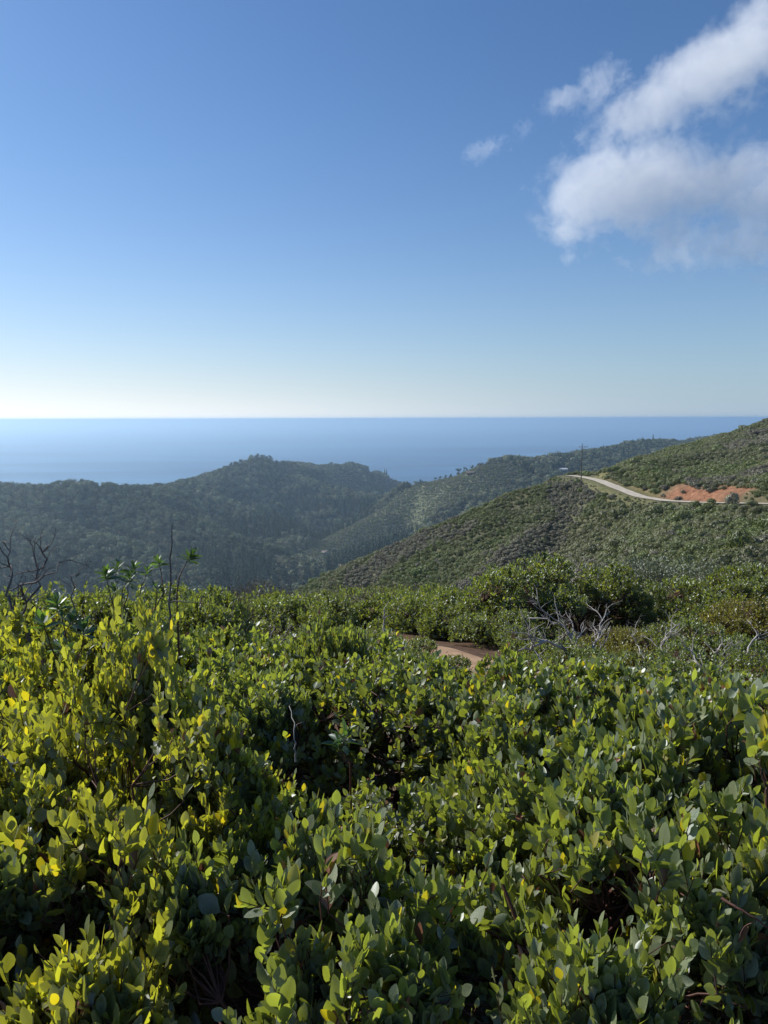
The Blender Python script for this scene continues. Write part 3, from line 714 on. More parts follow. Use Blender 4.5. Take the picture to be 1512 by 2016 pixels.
def chaparral():
    x, y, g = jitter_grid(-190, 260, 40, 330, .98, 9)
    a = np.arctan2(x, y); r = np.hypot(x, y); k = (np.abs(a) < R_(35)); x, y, r = x[k], y[k], r[k]
    z = H(x, y); dR, zR, sR = pldist(x, y, ROAD)
    big = fbm(x / 9, y / 9, 61, 3); pat = fbm(x / 30, y / 30, 62, 3)
    rock = (sR > 0) & (dR < 4.2 + 6.0 * ((y > 165) & (y < 190)) * fbm(x / 4, y / 4, 93, 2)) & (x > 57) & (y < 225) & (y > 120)
    grass = (dR < 4.5) & (x < 74) & (y > 190)
    keep = (dR > 3.4) & ~(rock & (g.random(len(x)) > .06)) & ~(grass & (g.random(len(x)) > .14 + .4 * (dR > 6))) & visible(x, y, z, 2.2, .006) & (z > -160)
    keep &= ~((sR < 0) & (dR < 5) & (g.random(len(x)) < .4)) & ((big > .27) | (g.random(len(x)) < .6))
    x, y, z, r, big, pat, dR, sR = [q[keep] for q in (x, y, z, r, big, pat, dR, sR)]; n = len(x)
    s = g.uniform(.45, 1.2, n) * (.55 + 1.2 * big) * np.where(r < 60, .8, 1) * np.where((x > 40) & (sR < 0) & (y < 190), 1.35, 1)
    s = np.where((sR < 0) & (dR < 6), np.minimum(s, .42), s)
    s = np.where(g.random(n) < .012, s * 1.8, s)
    # patches of grey brush and of greener shrubs
    idx = np.where(pat > .60, g.integers(3, 5, n), g.integers(0, 3, n)); idx = np.where((pat < .42) & (g.random(n) < .5), 5, idx)
    idx = np.where(g.random(n) < .12, g.integers(0, 6, n), idx)
    scatter('chaparral', np.stack([x, y, z - .12], 1), s, g.uniform(0, 6.28, n), idx, [CHS.get(i, CHS[0]) for i in range(6)], 'low dense chaparral brush covering the slopes around the road', 'brush')
    print('chaparral', n)
forest(); chaparral()

#@@POLE
# ------------------------------------------------------------------ utility pole, houses, boulders
def box(V, Q, c, s, rz=0):
    b = len(V); cr, sr = math.cos(rz), math.sin(rz)
    for dx in (-1, 1):
        for dy in (-1, 1):
            for dz in (-1, 1):
                x, y = dx * s[0] / 2, dy * s[1] / 2; V.append((c[0] + x * cr - y * sr, c[1] + x * sr + y * cr, c[2] + dz * s[2] / 2))
    for f in ((0, 1, 3, 2), (4, 6, 7, 5), (0, 4, 5, 1), (2, 3, 7, 6), (0, 2, 6, 4), (1, 5, 7, 3)): Q.append(tuple(b + i for i in f))
def boxes(name, items, mat, parent):
    V, Q = [], []
    for it in items: box(V, Q, *it)
    return link(name, mesh(name, V, Q, mat), parent)
WOOD = simple_mat('pole_wood', (.07, .055, .045), (.14, .115, .09), 3, .85, .004, stretch=(1, 1, .1))
CER = simple_mat('insulator_glaze', (.12, .10, .09), (.2, .17, .15), 4, .3)
x, y, _ = at(1144, 946, 229); e = empty('utility_pole', (x, y, h1(x, y)), R_(-38)); tag(e, 'tall wooden utility pole with crossarm beside the bend of the road', 'utility pole')
tb = Tubes(10); tb.add(np.array([(0, 0, -1), (0, 0, 5), (0, 0, 11.2)]), [.16, .13, .10]); link('pole', tb.mesh('pole', WOOD), e)
boxes('crossarm', [((.45, -.17, 10.3), (2.9, .11, .14))], WOOD, e)
tb = Tubes(5); tb.add(np.array([(1.2, -.17, 10.24), (.6, -.16, 9.9), (.06, -.14, 9.5)]), .025); link('brace', tb.mesh('brace', WOOD), e)
for xx in (-.8, .9, 1.7):
    tb = Tubes(8); tb.add(np.array([(xx, -.17, 10.37), (xx, -.17, 10.45), (xx, -.17, 10.5), (xx, -.17, 10.56), (xx, -.17, 10.62)]), [.02, .07, .04, .07, .02]); link('insulator', tb.mesh('insulator', CER), e)
tb = Tubes(8); tb.add(np.array([(0, 0, 11.2), (0, 0, 11.3), (0, 0, 11.38), (0, 0, 11.5)]), [.03, .07, .05, .02]); link('insulator', tb.mesh('insulator', CER), e)

WALLS = [simple_mat('pale_wall', (.55, .53, .49), (.68, .66, .62), 1.5), simple_mat('brown_wall', (.16, .11, .08), (.24, .18, .13), 1.5)]
ROOFS = [simple_mat('light_roof', (.5, .5, .49), (.66, .66, .65), 1), simple_mat('brown_roof', (.13, .10, .085), (.20, .16, .14), 1)]
GLASS = simple_mat('window_glass', (.02, .025, .03), (.05, .06, .07), 1, .15)
def house(x, y, w, dp, hh, rz, wi, ri, label):
    e = empty('house', (x, y, h1(x, y) - .2), rz); tag(e, label, 'house', 'houses on the far slopes')
    boxes('wall', [((0, 0, hh / 2), (w, dp, hh))], WALLS[wi], e)
    V = [(-w / 2 - .6, -dp / 2 - .6, hh + .003), (w / 2 + .6, -dp / 2 - .6, hh + .003), (w / 2 + .6, dp / 2 + .6, hh + .003), (-w / 2 - .6, dp / 2 + .6, hh + .003), (-w / 2 - .6, 0, hh + 2.1), (w / 2 + .6, 0, hh + 2.1)]
    me = bpy.data.meshes.new('roof'); me.from_pydata(V, [], [(0, 1, 5, 4), (2, 3, 4, 5), (0, 4, 3), (1, 2, 5), (3, 2, 1, 0)]); me.materials.append(ROOFS[ri]); r = link('roof', me, e)
    boxes('chimney', [((w * .25, dp * .15, hh + 1.9), (.8, .8, 1.8))], WALLS[1], r)
    for k in (-1, 1): boxes('window', [((k * w * .28, -dp / 2 - .02, hh * .55), (w * .2, .06, hh * .4))], GLASS, e)
    boxes('door', [((0, -dp / 2 - .02, 1.05), (1.1, .06, 2.1))], WALLS[1], e)
for px, py, w, dp, wi, ri, rz, lab in [
    (1108, 927, 15, 8, 0, 0, .2, 'long white house with pale roof beside a small lawn on the wooded ridge'),
    (926, 934, 13, 7, 1, 1, -.2, 'brown house among pines on the spur above the valley'),
    (1213, 898, 14, 8, 0, 1, .1, 'pale house half hidden by trees on the far right ridge'),
    (640, 1090, 9, 6, 0, 1, -.5, 'small pale building in the clearing on the valley floor'),
    (707, 1120, 9, 6, 0, 1, .4, 'small pale shed at the foot of the spur near the canyon'),
    (698, 1113, 8, 6, 1, 1, .1, 'small brown cabin at the edge of the canyon')]:
    q = ground_hit(px, py, 600)
    if q is not None: house(float(q[0]), float(q[1]), w, dp, 3.4, rz, wi, ri, lab)

#@@SHRUBS
# ------------------------------------------------------------------ shrubs of the near hilltop
KIND = {}
def kind(nm, vs, R0, H0): KIND[nm] = dict(v=vs, R=R0, H=H0)
kind('manz', [make_shrub(11 + i, .58, .85, 900, 13, .046, LEAF_HI, M['manz'], 4, .72, flowers=(10 if i != 1 else 5), shoot_len=.15, fill=.25, tall=.10, clump=7, dn=.36) for i in range(4)], .58, .85)
kind('manzL', [make_shrub(81 + i, .58, .85, 600, 12, .061, LEAF_HI, M['manz'], 5, .70, flowers=8, shoot_len=.17, fill=.25, tall=.12, clump=6, dn=.36) for i in range(2)], .58, .85)
kind('tallm', [make_shrub(31, .52, 1.3, 950, 13, .048, LEAF_HI, M['manz'], 4, .75, shoot_len=.16, flowers=8, tall=.15, clump=7, dn=.36)], .52, 1.3)
def remat(K, mt):
    out = []
    for fm, sm, fl in K['v']:
        f2 = fm.copy(); f2.materials.clear(); f2.materials.append(mt); out.append((f2, sm, fl))
    return out
kind('manzLy', remat(KIND['manzL'], M['manzy']), .58, .85)
kind('manzy', remat(dict(v=KIND['manz']['v'][:2]), M['manzy']), .58, .85)
kind('tally', remat(KIND['tallm'], M['manzy']), .52, 1.3)
kind('mid', [make_shrub(41 + i, .85, 1.15, 1900, 10, .046, LEAF_MID, M['manz_mid'], 3, .65, shoot_len=.14, clump=6, dn=.34) for i in range(3)], .85, 1.15)
kind('grey', [make_shrub(51 + i, 1.4, 2.0, 3600, 7, .050, LEAF_LO, M['grey'], 3, .35, shoot_len=.2, branchmat='bark2', fill=.45) for i in range(2)], 1.4, 2.0)
kind('yell', [make_shrub(61, .85, 1.15, 2000, 9, .042, LEAF_MID, M['yell'], 3, .5, shoot_len=.12)], .85, 1.15)
kind('dry', [make_shrub(71, .9, 1.3, 2600, 8, .030, leaf_template([(0, .5), (.5, 1), (1, .3)], .12, 0, .1, 2), M['dry'], 3, .55, shoot_len=.22, branchmat='bark2', fill=.6)], .9, 1.3)
KN = {'manzL': 'manzanita_shrub', 'manzLy': 'manzanita_shrub', 'manzy': 'manzanita_shrub', 'tally': 'manzanita_shrub', 'manz': 'manzanita_shrub', 'tallm': 'manzanita_shrub', 'mid': 'chaparral_shrub', 'grey': 'grey_shrub', 'yell': 'yellow_shrub', 'dry': 'dry_shrub'}
cnt = [0]
def put(k, px, pytop, Y, R, label, group=None, v=None):
    K = KIND[k]; cnt[0] += 1; v = (cnt[0] % len(K['v'])) if v is None else v
    x, y, zt = at(px, pytop, Y); gz = h1(x, y) - .03; s = R / K['R']; hh = max(zt - gz, .3); sz = float(np.clip(hh / K['H'], s * .8, s * 1.9))
    z = min(gz, zt - K['H'] * sz)
    if zt - K['H'] * sz > gz: sz = hh / K['H']; z = gz
    e = empty(KN[k], (x, y, z), float(rng.uniform(0, 6.28)), (s, s, sz)); tag(e, label, 'shrub', group)
    fm, sm, fl = K['v'][v]
    f0 = link('foliage', fm, e); link('branches', sm, e)
    for f_ in fl: link('flower_cluster', f_, e)
    NS.setdefault((k, v), f0)
    return e
NS = {}
G1 = 'manzanita shrubs filling the foreground'; G2 = 'green shrubs beyond the foreground thicket'; G3 = 'shrubs behind the dirt path'
FG = [ # px, top py, depth, radius, label
 (-100, 2700, 1.0, .46, 'shaded manzanita shrub in the bottom left corner', 'manzL'),
 (720, 2750, 1.0, .44, 'darkest manzanita shrub at the middle of the bottom edge'),
 (1560, 2600, 1.05, .46, 'manzanita shrub with pinkish stems in the bottom right corner', 'manzL'),
 (-380, 1660, 1.7, .50, 'manzanita shrub just outside the left edge, low in the photo', 'manzL'),
 (130, 1640, 1.7, .46, 'bright yellow green manzanita with big leaves low at the left edge', 'manzLy'),
 (640, 1690, 1.65, .44, 'manzanita with large lit leaves above the middle of the bottom edge', 'manzL'),
 (1180, 1620, 1.75, .47, 'dense manzanita with pale upright leaves right of the bottom centre', 'manzL'),
 (1680, 1560, 1.8, .50, 'manzanita with large round leaves at the right edge near the bottom', 'manzL'),
 (235, 1175, 2.35, .30, 'tallest manzanita rising above the thicket at the left', 'tally'),
 (-60, 1400, 2.4, .55, 'manzanita at the left edge beside the tallest bush', 'manzy'),
 (450, 1530, 2.3, .44, 'manzanita at the right foot of the tallest bush'),
 (800, 1580, 2.4, .48, 'manzanita in the middle of the thicket with deep dark gaps'),
 (1130, 1440, 2.45, .54, 'manzanita with grey green leaves in the middle right of the thicket'),
 (1490, 1400, 2.5, .55, 'manzanita at the right edge halfway down the thicket', 'manzL'),
 (1850, 1400, 2.5, .55, 'manzanita just outside the right edge halfway down the thicket'),
 (-180, 1270, 3.2, .6, 'manzanita behind the tallest bush at the left edge'),
 (130, 1290, 3.2, .5, 'manzanita directly behind the tallest bush', 'manzy'),
 (440, 1310, 3.2, .55, 'manzanita with small shiny leaves right of the tall dead stem'),
 (740, 1325, 3.3, .58, 'manzanita in the centre of the thicket below the white snag'),
 (1020, 1330, 3.1, .55, 'manzanita with pointed leaf tips right of the path opening'),
 (1310, 1345, 3.3, .58, 'manzanita in the right half of the thicket below the grey dead branches'),
 (1600, 1340, 3.3, .6, 'manzanita at the right edge in the back of the thicket'),
 (330, 1330, 2.15, .34, 'manzanita leaning against the right side of the tallest bush', 'tally'),
 (90, 1380, 2.1, .34, 'manzanita with big leaves at the left foot of the tallest bush', 'tally'),
 (30, 1210, 4.2, .62, 'yellow green manzanita in the back row at the left edge', 'manzy'),
 (310, 1225, 4.3, .62, 'manzanita in the back row behind the tall dead stem'),
 (545, 1270, 4.2, .58, 'manzanita in the back row left of the white snag'),
 (760, 1268, 4.3, .55, 'manzanita in the back row right under the white snag'),
 (890, 1345, 4.4, .40, 'low manzanita in the back row in front of the dirt path'),
 (1010, 1290, 4.1, .36, 'manzanita with a pointed top at the right end of the dirt path'),
 (1180, 1325, 4.3, .55, 'manzanita in the back row under the sprawling dead branches'),
 (1400, 1330, 4.3, .58, 'manzanita in the back row near the right edge'),
 (1640, 1320, 4.4, .6, 'manzanita in the back row just outside the right edge'),
]
for q in FG: put(q[5] if len(q) > 5 else 'manz', *q[:4], q[4], G1)
put('manz', 640, 1228, 3.9, .30, 'slender manzanita sprig rising left of the white snag', G1)
MG = [
 ('mid', -60, 1165, 5.6, .85, 'bright green shrub at the left edge under the bare twigs', G2),
 ('mid', 120, 1160, 6.2, .85, 'bright green shrub against the dark canyon right of the bare twigs', G2),
 ('mid', 245, 1160, 7.2, .8, 'small leaved shrub behind the toyon sprigs', G2),
 ('mid', 400, 1168, 6.4, .62, 'bright green shrub with its top right of the tall dead stem', G2),
 ('mid', 330, 1190, 5.6, .6, 'low bright shrub around the tall dead stem', G2),
 ('dry', 425, 1155, 8.4, .45, 'reddish dry bush poking up right of the tall dead stem', G2),
 ('dry', 480, 1196, 10, .8, 'dull brownish bush left of the middle on the brow of the hill', G2),
 ('mid', 520, 1215, 9, .7, 'dark shrub left of the middle behind bent dead twigs', G2),
 ('mid', 600, 1172, 10.5, .85, 'dark green rounded shrub left of the brown bush', G3),
 ('mid', 560, 1250, 7.4, .6, 'low shaded shrub left of the white snag', G3),
 ('mid', 660, 1255, 8, .6, 'low shaded shrub behind the back row at the centre', G3),
 ('dry', 700, 1150, 12, 1.15, 'tall brown feathery bush behind the white snag', G3),
 ('dry', 640, 1168, 15, 1.2, 'olive brown bush on the brow left of the tall brown one', G3),
 ('mid', 800, 1172, 11, .9, 'dark shrub directly right of the white snag', G3),
 ('mid', 860, 1168, 10.2, .85, 'dark shrub behind the upper end of the dirt path', G3),
 ('mid', 1025, 1106, 10.2, 1.0, 'large round light green shrub at the end of the dirt path', G3),
 ('mid', 960, 1165, 10.6, .55, 'shaded left shoulder shrub beside the large round light green one', G3),
 ('mid', 1145, 1112, 11, .95, 'second large round shrub right of the light green one', G3),
 ('mid', 1225, 1150, 11.5, .7, 'dark shrub between the round shrubs and the grey green ones', G3),
 ('grey', 1240, 1110, 17, 2.0, 'dark grey green bush behind the gap at right', G3),
 ('grey', 1340, 1098, 20, 2.5, 'pale grey green oak scrub rising highest at the right', G3),
 ('grey', 1425, 1112, 18, 1.8, 'pale grey green oak scrub with round top near the right edge', G3),
 ('grey', 1500, 1155, 22, 1.8, 'dark oak scrub at the right edge below the shaded slope', G3),
 ('grey', 1300, 1185, 13, 1.1, 'shaded dark grey bush in the hollow behind the dead branches', G3),
 ('mid', 1400, 1145, 11.5, 1.0, 'light green shrub at right behind the curled dead branches', G3),
 ('mid', 1490, 1118, 11, .95, 'light green shrub rising at the right edge', G3),
 ('mid', 1600, 1130, 10, 1.0, 'light green shrub just outside the right edge', G3),
 ('yell', 1500, 1178, 8.6, .72, 'yellow green shrub at the right edge', G3),
 ('yell', 1225, 1240, 7.8, .5, 'small yellowish shrub behind the middle of the dead branches', G3),
 ('mid', 1330, 1228, 8.2, .62, 'sparse olive shrub among curled dead branches', G3),
 ('mid', 1420, 1240, 7.8, .55, 'olive shrub between two curled dead branches at right', G3),
 ('mid', 1130, 1262, 6.6, .5, 'low shrub under the sprawling dead branches', G3),
 ('mid', 1250, 1290, 5.9, .5, 'low bright shrub in front of the sprawling dead branches', G3),
 ('mid', 1370, 1290, 5.9, .5, 'low bright shrub right of the sprawling dead branches', G3),
 ('mid', 1500, 1280, 6.0, .55, 'low shrub at the right edge in front of the twisted dead branch', G3),
 ('mid', 1060, 1240, 9.0, .6, 'dark low shrub at the foot of the large round shrub', G3),
 ('mid', 20, 1190, 9.5, .9, 'green shrub on the brow beyond the left edge thicket', G2),
]
MG += [
 ('mid', 715, 1232, 8.2, .62, 'low dark shrub under the brown bush left of the dirt path', G3),
 ('mid', 770, 1250, 7.4, .42, 'small shrub on the left bank of the dirt path', G3),
 ('mid', 985, 1205, 8.9, .62, 'shaded shrub on the far bank of the dirt path', G3),
 ('mid', 905, 1185, 9.6, .72, 'shaded shrub at the head of the dirt path', G3),
 ('mid', 842, 1288, 6.2, .34, 'small shrub hiding the middle of the dirt path', G3),
 ('mid', 1045, 1250, 7.9, .5, 'low shrub at the right bank of the dirt path', G3)]
for q in MG: put(*q)

def brow():
    x, y, g = jitter_grid(-45, 45, 12.5, 46, 1.15, 19)
    a = np.arctan2(x, y); k = (np.abs(a) < R_(36)); x, y = x[k], y[k]; z = H(x, y)
    keep = visible(x, y, z, 1.6, .03) & (np.abs(x - 5) + y > 14); x, y, z = x[keep], y[keep], z[keep]; n = len(x)
    src = [NS[q] for q in (('mid', 0), ('mid', 1), ('mid', 2), ('grey', 0), ('grey', 1), ('dry', 0))]
    pat = fbm(x / 7, y / 7, 63, 3) + .03 * x / 5; idx = np.where(pat > .52, g.integers(3, 5, n), g.integers(0, 3, n)); idx = np.where(g.random(n) < .16, 5, idx)
    s = g.uniform(.6, 1.1, n) * np.where((idx == 3) | (idx == 4), .6, 1.0)
    scatter('brush', np.stack([x, y, z - .35], 1), s, g.uniform(0, 6.28, n), idx, src, 'mixed scrub running down from the brow of the hill behind the nearer shrubs', 'brush')
    print('brow', n)
brow()

# ------------------------------------------------------------------ dead wood, toyon sprigs
def dead_branch(seed, pts0, r0, nside, mat, depth=2, wig=.10, lenf=.45, up=.3):
    g = np.random.default_rng(seed); tb = Tubes(5)
    def rec(pts, r, dp):
        n = len(pts); tb.add(pts, np.linspace(r, r * .3, n))
        if dp == 0: return
        L = np.linalg.norm(pts[-1] - pts[0])
        for i in range(nside if dp == depth else max(2, nside // 2)):
            k = g.integers(n // 3, n - 1); t = pts[k + 1] - pts[k]; t = t / np.linalg.norm(t)
            d = t * .6 + g.normal(0, .55, 3) + np.array([0, 0, up]); d /= np.linalg.norm(d)
            ln = L * lenf * g.uniform(.5, 1.1); m = 7; q = [pts[k]]
            for j in range(m): d = d + g.normal(0, .24, 3) + np.array([0, 0, up * .12]); d /= np.linalg.norm(d); q.append(q[-1] + d * ln / m)
            rec(np.array(q), r * (1 - k / n * .55) * .6, dp - 1)
    n = 14; P0 = np.array(pts0, float); t = np.linspace(0, 1, n); s = np.linspace(0, 1, len(P0))
    path = np.stack([np.interp(t, s, P0[:, i]) for i in range(3)], 1)
    for _ in range(1): path[1:-1] = (path[:-2] + 2 * path[1:-1] + path[2:]) / 4
    path[1:] += g.normal(0, wig * np.linalg.norm(P0[-1] - P0[0]) / n * 2.2, (n - 1, 3))
    rec(path, r0, depth); return tb.mesh('dead_branch', mat)
def dead(seed, pix, r0, nside, label, name='dead_branch', mat='dead', cat='dead branch', rooted=True, **kw):
    pts = [at(*p) for p in pix]; o = np.array(pts[0]); gz = h1(o[0], o[1])
    if rooted and o[2] > gz: pts = [(o[0], o[1], gz - .05)] + pts; o = np.array(pts[0])
    me = dead_branch(seed, [np.array(p) - o for p in pts], r0, nside, M[mat], **kw)
    ob = link(name, me); ob.location = o; tag(ob, label, cat, 'bare dead branches'); return ob
dead(1, [(1130, 1310, 6.6), (1120, 1282, 6.5), (1080, 1262, 6.3), (1040, 1278, 6.1), (1020, 1280, 6.0)], 0.0216, 8, 'thick pale dead limb sprawling left over the thicket right of the path')
dead(2, [(1150, 1310, 6.8), (1120, 1245, 7.0), (1100, 1225, 7.1), (1040, 1215, 7.2)], 0.0187, 10, 'dark grey dead branch arching over the pale sprawling limb')
dead(3, [(1165, 1300, 6.8), (1172, 1262, 7.0), (1185, 1225, 7.2), (1205, 1198, 7.3)], 0.0144, 9, 'upright whitish dead branch with a forked tip right of the sprawling limb')
dead(4, [(1290, 1320, 6.8), (1300, 1275, 6.9), (1310, 1250, 7.0), (1336, 1226, 7.1)], 0.0144, 9, 'curved pale dead branch rising in the middle of the right hand shrubs')
dead(5, [(1270, 1300, 6.6), (1262, 1280, 6.7), (1250, 1262, 6.8), (1246, 1240, 6.9)], 0.0086, 8, 'thin crooked dead twig left of the curved pale branch')
dead(6, [(1405, 1350, 5.6), (1395, 1325, 5.7), (1370, 1300, 5.8), (1360, 1275, 5.9)], 0.0144, 7, 'white dead branch curling up from the thicket at right', up=.5)
dead(7, [(1425, 1310, 6.6), (1412, 1280, 6.7), (1425, 1255, 6.8), (1422, 1240, 6.9)], 0.0130, 8, 'spiral pale dead branch with curled tip near the right edge', wig=.25)
dead(8, [(1500, 1340, 6.3), (1472, 1315, 6.4), (1468, 1285, 6.5), (1480, 1260, 6.6), (1492, 1250, 6.7)], 0.0173, 8, 'twisted white dead branch close to the right edge')
dead(9, [(1480, 1322, 6.2), (1500, 1312, 6.2), (1530, 1310, 6.2)], 0.0130, 5, 'short white dead branch leaning out of the right edge')
dead(10, [(1330, 1330, 6.0), (1310, 1318, 6.1), (1300, 1310, 6.1), (1335, 1312, 6.0)], 0.0101, 5, 'short pale dead twig low among the right hand shrubs')
dead(11, [(762, 1275, 6.4), (757, 1240, 6.5), (756, 1198, 6.5)], .017, 6, 'slim white snag standing alone at the centre', 'dead_snag', 'dead', 'snag', depth=1, wig=.04, lenf=.22)
dead(12, [(60, 1215, 4.8), (66, 1150, 4.9), (86, 1110, 5.0), (95, 1075, 5.0)], .013, 7, 'fan of bare grey twigs against the dark canyon at left', lenf=0.24, mat='deadk', cat='dead twigs', up=.35)
dead(13, [(20, 1215, 4.6), (14, 1150, 4.7), (10, 1100, 4.7), (14, 1060, 4.7)], .011, 7, 'bare grey twigs at the left edge against the dark canyon', lenf=0.22, mat='deadk', cat='dead twigs', up=.4)
dead(14, [(36, 1225, 4.8), (48, 1165, 4.8), (95, 1130, 4.8), (128, 1105, 4.9)], .011, 6, 'bare twig leaning right between the two twig fans at left', lenf=0.24, mat='deadk', cat='dead twigs', up=.3)
dead(15, [(135, 1180, 5.0), (150, 1130, 5.0), (163, 1106, 5.0)], .006, 2, 'single thin twig right of the bare twig fan', mat='deadk', cat='dead twigs', depth=1)
dead(16, [(332, 1290, 3.6), (335, 1200, 3.6), (336, 1100, 3.6), (337, 1035, 3.6)], .0085, 3, 'tall straight dead stem standing up from the thicket at left', 'dead_sapling', 'deadk', 'dead stem', depth=1, wig=.02, lenf=.12)
dead(17, [(535, 1300, 5.4), (555, 1262, 5.5), (572, 1250, 5.6), (575, 1226, 5.6)], .009, 3, 'bent pale twig left of the centre in front of a dark shrub', mat='dead', cat='dead twigs', depth=1)
dead(18, [(505, 1290, 5.6), (528, 1262, 5.7), (540, 1232, 5.8)], .008, 2, 'second bent twig left of the centre', mat='dead', cat='dead twigs', depth=1)
dead(19, [(440, 1270, 4.6), (450, 1230, 4.7), (465, 1200, 4.8)], .006, 4, 'thin grey twig right of the tall dead stem', mat='deadk', cat='dead twigs')
dead(20, [(582, 1500, 2.4), (580, 1440, 2.4), (572, 1385, 2.5)], .0032, 1, 'crooked grey twig inside the dark gap of the thicket', rooted=False, mat='dead', cat='dead twigs', depth=1)
dead(21, [(900, 1190, 14), (925, 1172, 14), (905, 1158, 14), (890, 1165, 14)], .016, 2, 'pale dead twig lying over the shrubs left of the large round one', depth=1)
dead(22, [(1512, 1590, 1.9), (1508, 1540, 1.9), (1490, 1510, 1.9)], .005, 5, 'pinkish dry twig cluster at the right edge', rooted=False, mat='bark', cat='dead twigs')
dead(23, [(30, 1520, 2.0), (10, 1490, 2.0), (-30, 1480, 2.0)], .003, 4, 'dry brown twig cluster at the left edge', rooted=False, mat='dead', cat='dead twigs')
dead(24, [(1420, 1768, 1.45), (1455, 1790, 1.42), (1492, 1810, 1.4), (1540, 1850, 1.4)], .0035, 1, 'pinkish bare manzanita stem low at the right edge', rooted=False, mat='bark', cat='dead twigs', depth=1, wig=.03)

def toyon(seed, base, tips, label, L=.075, r=.005):
    g = np.random.default_rng(seed); b = np.array(at(*base)); gz = h1(b[0], b[1])
    e = empty('toyon_shrub', (b[0], b[1], gz - .03)); tag(e, label, 'shrub', 'dark toyon sprigs rising from the thicket'); o = np.array(e.location)
    tb = Tubes(5); root = b - o; tb.add(np.array([(0, 0, 0), root * .5, root]), [r * 1.6, r * 1.4, r * 1.2])
    for (px, py, Y, n) in tips:
        t = np.array(at(px, py, Y)) - o; pts = bez(root, t, .10, 7, g); tb.add(pts, np.linspace(r, r * .4, 7))
        ax = pts[-1] - pts[-2]; ax /= np.linalg.norm(ax); ax = ax * .5 + np.array([0, 0, .6]); ax /= np.linalg.norm(ax)
        s1, dd, u1 = frames(ax[None], np.array([[.3, .6, .1]]))
        ph = np.arange(n) * 2.4 + g.uniform(0, 6); tt = np.arange(n) / n; op = 1.55 - 1.25 * tt + g.normal(0, .12, n)
        rad = np.cos(ph)[:, None] * s1 + np.sin(ph)[:, None] * u1
        ld = ax[None] * np.cos(op)[:, None] + rad * np.sin(op)[:, None]
        lp = t[None] + ax[None] * (tt[:, None] * .05 - .035)
        me = leaves_mesh('leaf_cluster', lp, ld, -rad * .8 + ax * .6 + g.normal(0, .25, (n, 3)), L * g.uniform(.7, 1.15, n) * (1.1 - .4 * tt), LEAF_LONG, M['toyon'], seed)
        link('leaf_cluster', me, e)
    link('stem', tb.mesh('stem', M['bark']), e)
toyon(1, (128, 1320, 3.4), [(112, 1190, 3.4, 22), (85, 1225, 3.4, 12), (140, 1225, 3.4, 14), (165, 1240, 3.4, 12), (120, 1270, 3.4, 10)], 'dark toyon sprig with long leaves at left in front of the bright shrubs', .085)
toyon(2, (235, 1230, 4.8), [(208, 1132, 4.8, 22), (232, 1118, 4.9, 12), (255, 1140, 4.8, 16), (262, 1120, 4.9, 14), (225, 1160, 4.8, 9)], 'toyon sprig with spread rosettes above the tallest bush', .085)
toyon(3, (296, 1220, 4.8), [(312, 1106, 4.8, 15), (290, 1125, 4.8, 12), (308, 1155, 4.8, 9)], 'toyon sprig just left of the tall dead stem', .07)
toyon(4, (350, 1230, 4.0), [(376, 1096, 4.0, 24)], 'single toyon rosette on a bare stalk right of the tall dead stem', .07)
toyon(5, (690, 1500, 2.6), [(680, 1450, 2.5, 12), (668, 1462, 2.5, 7)], 'small toyon seedling in the dark gap at the middle of the thicket', .07, .003)

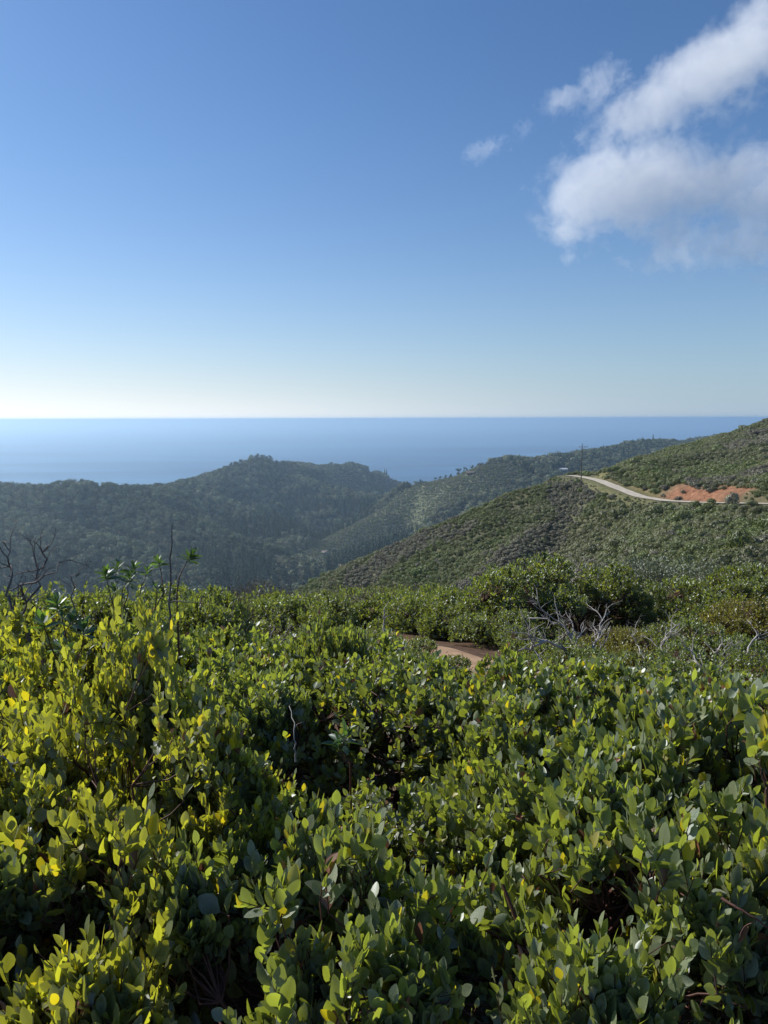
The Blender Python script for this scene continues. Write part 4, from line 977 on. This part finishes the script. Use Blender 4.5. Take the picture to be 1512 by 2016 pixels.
#@@CLOUDS
# ------------------------------------------------------------------ clouds: volumes high outside the haze
def cloud(name, label, D, blobs, dens, nscale, erode, wisp=.0, depthf=1.0, amp=2.0):
    """blobs: (px, py, rx, ry, angle deg, weight) in photo pixels, turned into real ellipsoids at distance D"""
    cs = []
    for (px, py, rx, ry, an, w) in blobs:
        d = ray(px, py).normalized(); c = d * D; k = D / F * math.hypot(1, math.hypot(px - 756, py - 1008) / F)
        right = Vector((0, 0, 1)).cross(-d).normalized(); up = (-d).cross(right).normalized()
        a = R_(an); r2 = right * math.cos(a) + up * math.sin(a); u2 = -right * math.sin(a) + up * math.cos(a)
        mt = Matrix((r2, u2, -d)).transposed(); cs.append((c, mt, Vector((rx * k, ry * k, (rx * ry) ** .5 * k * depthf)), w))
    o = sum((c[0] for c in cs), Vector()) / len(cs)
    import bmesh
    bm = bmesh.new()
    for c, mt, rad, w in cs:
        bmesh.ops.create_icosphere(bm, subdivisions=3, radius=1.0, matrix=Matrix.Translation(c - o) @ mt.to_4x4() @ Matrix.Diagonal((*rad, 1)))
    me = bpy.data.meshes.new(name); bm.to_mesh(me); bm.free()
    ob = link(name, me); ob.location = o; tag(ob, label, 'cloud')
    rm = ob.modifiers.new('merge', 'REMESH'); rm.mode = 'VOXEL'; rm.voxel_size = min(min(c[2]) for c in cs) / 4
    b = NB('cloud_vapour'); tc = b.n('TexCoord').outputs['Object']
    acc = None
    n1 = b.n('TexNoise'); n1.inputs['Scale'].default_value = nscale * .45; n1.inputs['Detail'].default_value = 2
    # warp the coordinates so that the ellipsoids lose their outline
    b.l(tc, n1.inputs['Vector']); sub = b.n('VectorMath', operation='SUBTRACT'); b.l(n1.outputs['Color'], sub.inputs[0]); sub.inputs[1].default_value = (.5, .5, .5)
    sc = b.n('VectorMath', operation='SCALE'); b.l(sub.outputs[0], sc.inputs[0]); sc.inputs['Scale'].default_value = .45 / nscale
    ad = b.n('VectorMath', operation='ADD'); b.l(tc, ad.inputs[0]); b.l(sc.outputs[0], ad.inputs[1]); wc = ad.outputs[0]
    for c, mt, rad, w in cs:
        mp = b.n('Mapping', vector_type='TEXTURE'); mp.inputs['Location'].default_value = c - o; mp.inputs['Rotation'].default_value = mt.to_euler(); mp.inputs['Scale'].default_value = rad
        b.l(wc, mp.inputs[0]); ln = b.n('VectorMath', operation='LENGTH'); b.l(mp.outputs[0], ln.inputs[0])
        v = b.math('MULTIPLY', b.math('SUBTRACT', 1.0, ln.outputs['Value']), w)
        v = b.math('MAXIMUM', v, -.2)
        acc = v if acc is None else b.math('SMOOTH_MAX', acc, v, .15)
    nz = b.math('ADD', b.math('MULTIPLY', b.noise(nscale, 6, .6, tc, wisp), .62), b.math('MULTIPLY', b.noise(nscale * 3.7, 6, .62, tc, .5), .38))
    e = b.math('SUBTRACT', b.math('MULTIPLY_ADD', b.math('SUBTRACT', nz, .5), amp, acc), erode)
    dn = b.math('MULTIPLY', b.math('MULTIPLY', e, 4.0, clamp=True), dens)
    v = b.n('VolumePrincipled'); v.inputs['Color'].default_value = (.97, .975, .98, 1); v.inputs['Anisotropy'].default_value = .38
    b.l(dn, v.inputs['Density']); b.l(v.outputs[0], b.out.inputs['Volume']); me.materials.append(b.m)
    b.m.cycles.volume_step_rate = .12
    return ob
cloud('cloud', 'big white cloud at upper right with a streak rising to the corner', 5200,
      [(1160, 388, 125, 105, 0, 1.0), (1262, 362, 180, 108, 5, 1.0), (1400, 362, 200, 88, -4, .85), (1520, 395, 150, 84, -5, .8), (1450, 475, 220, 78, -6, .68), (1520, 535, 120, 36, -5, .5), (1300, 462, 170, 55, 0, .45),
       (1400, 140, 280, 84, 33, .85), (1250, 228, 170, 78, 27, .72), (1530, 60, 170, 100, 40, .75), (1130, 500, 130, 30, 5, .36), (1270, 510, 120, 36, -5, .40), (1590, 262, 200, 44, 20, .45)],
      .0040, .0034, .36, .7, depthf=.75)
cloud('cloud', 'small ragged cloud left of the streak of the big cloud', 5200, [(1178, 165, 75, 62, 30, .9), (1115, 195, 75, 40, 15, .8), (1215, 210, 80, 45, -20, .5)], .0038, .0056, .45, 1.0, depthf=.7)
cloud('cloud', 'tiny thin cloud wisp in the blue, lowest and farthest left', 5200, [(955, 293, 70, 32, 18, .9)], .0030, .0090, .47, 1.2, depthf=.7)
cloud('cloud', 'tiny faint cloud puff between the wisp and the ragged cloud', 5200, [(1033, 250, 34, 34, 40, .8)], .0024, .0100, .47, 1.2, depthf=.7)

# ------------------------------------------------------------------ haze
def build_haze():
    s = 61000; z0, z1 = SEA - 5, 10.0
    V = np.array([(x, y, z) for x in (-s, s) for y in (-s, s) for z in (z0, z1)], float)
    Q = np.array([(0, 1, 3, 2), (4, 6, 7, 5), (0, 4, 5, 1), (2, 3, 7, 6), (0, 2, 6, 4), (1, 5, 7, 3)])
    b = NB('haze_air'); v = b.n('VolumePrincipled'); v.inputs['Color'].default_value = (.57, .77, .95, 1)
    v.inputs['Density'].default_value = 1.35e-4; v.inputs['Anisotropy'].default_value = .55
    b.l(v.outputs[0], b.out.inputs['Volume'])
    o = link('haze', mesh('haze', V, Q, b.m)); tag(o, kind='stuff', label='pale blue haze over the valley and sea')
build_haze()
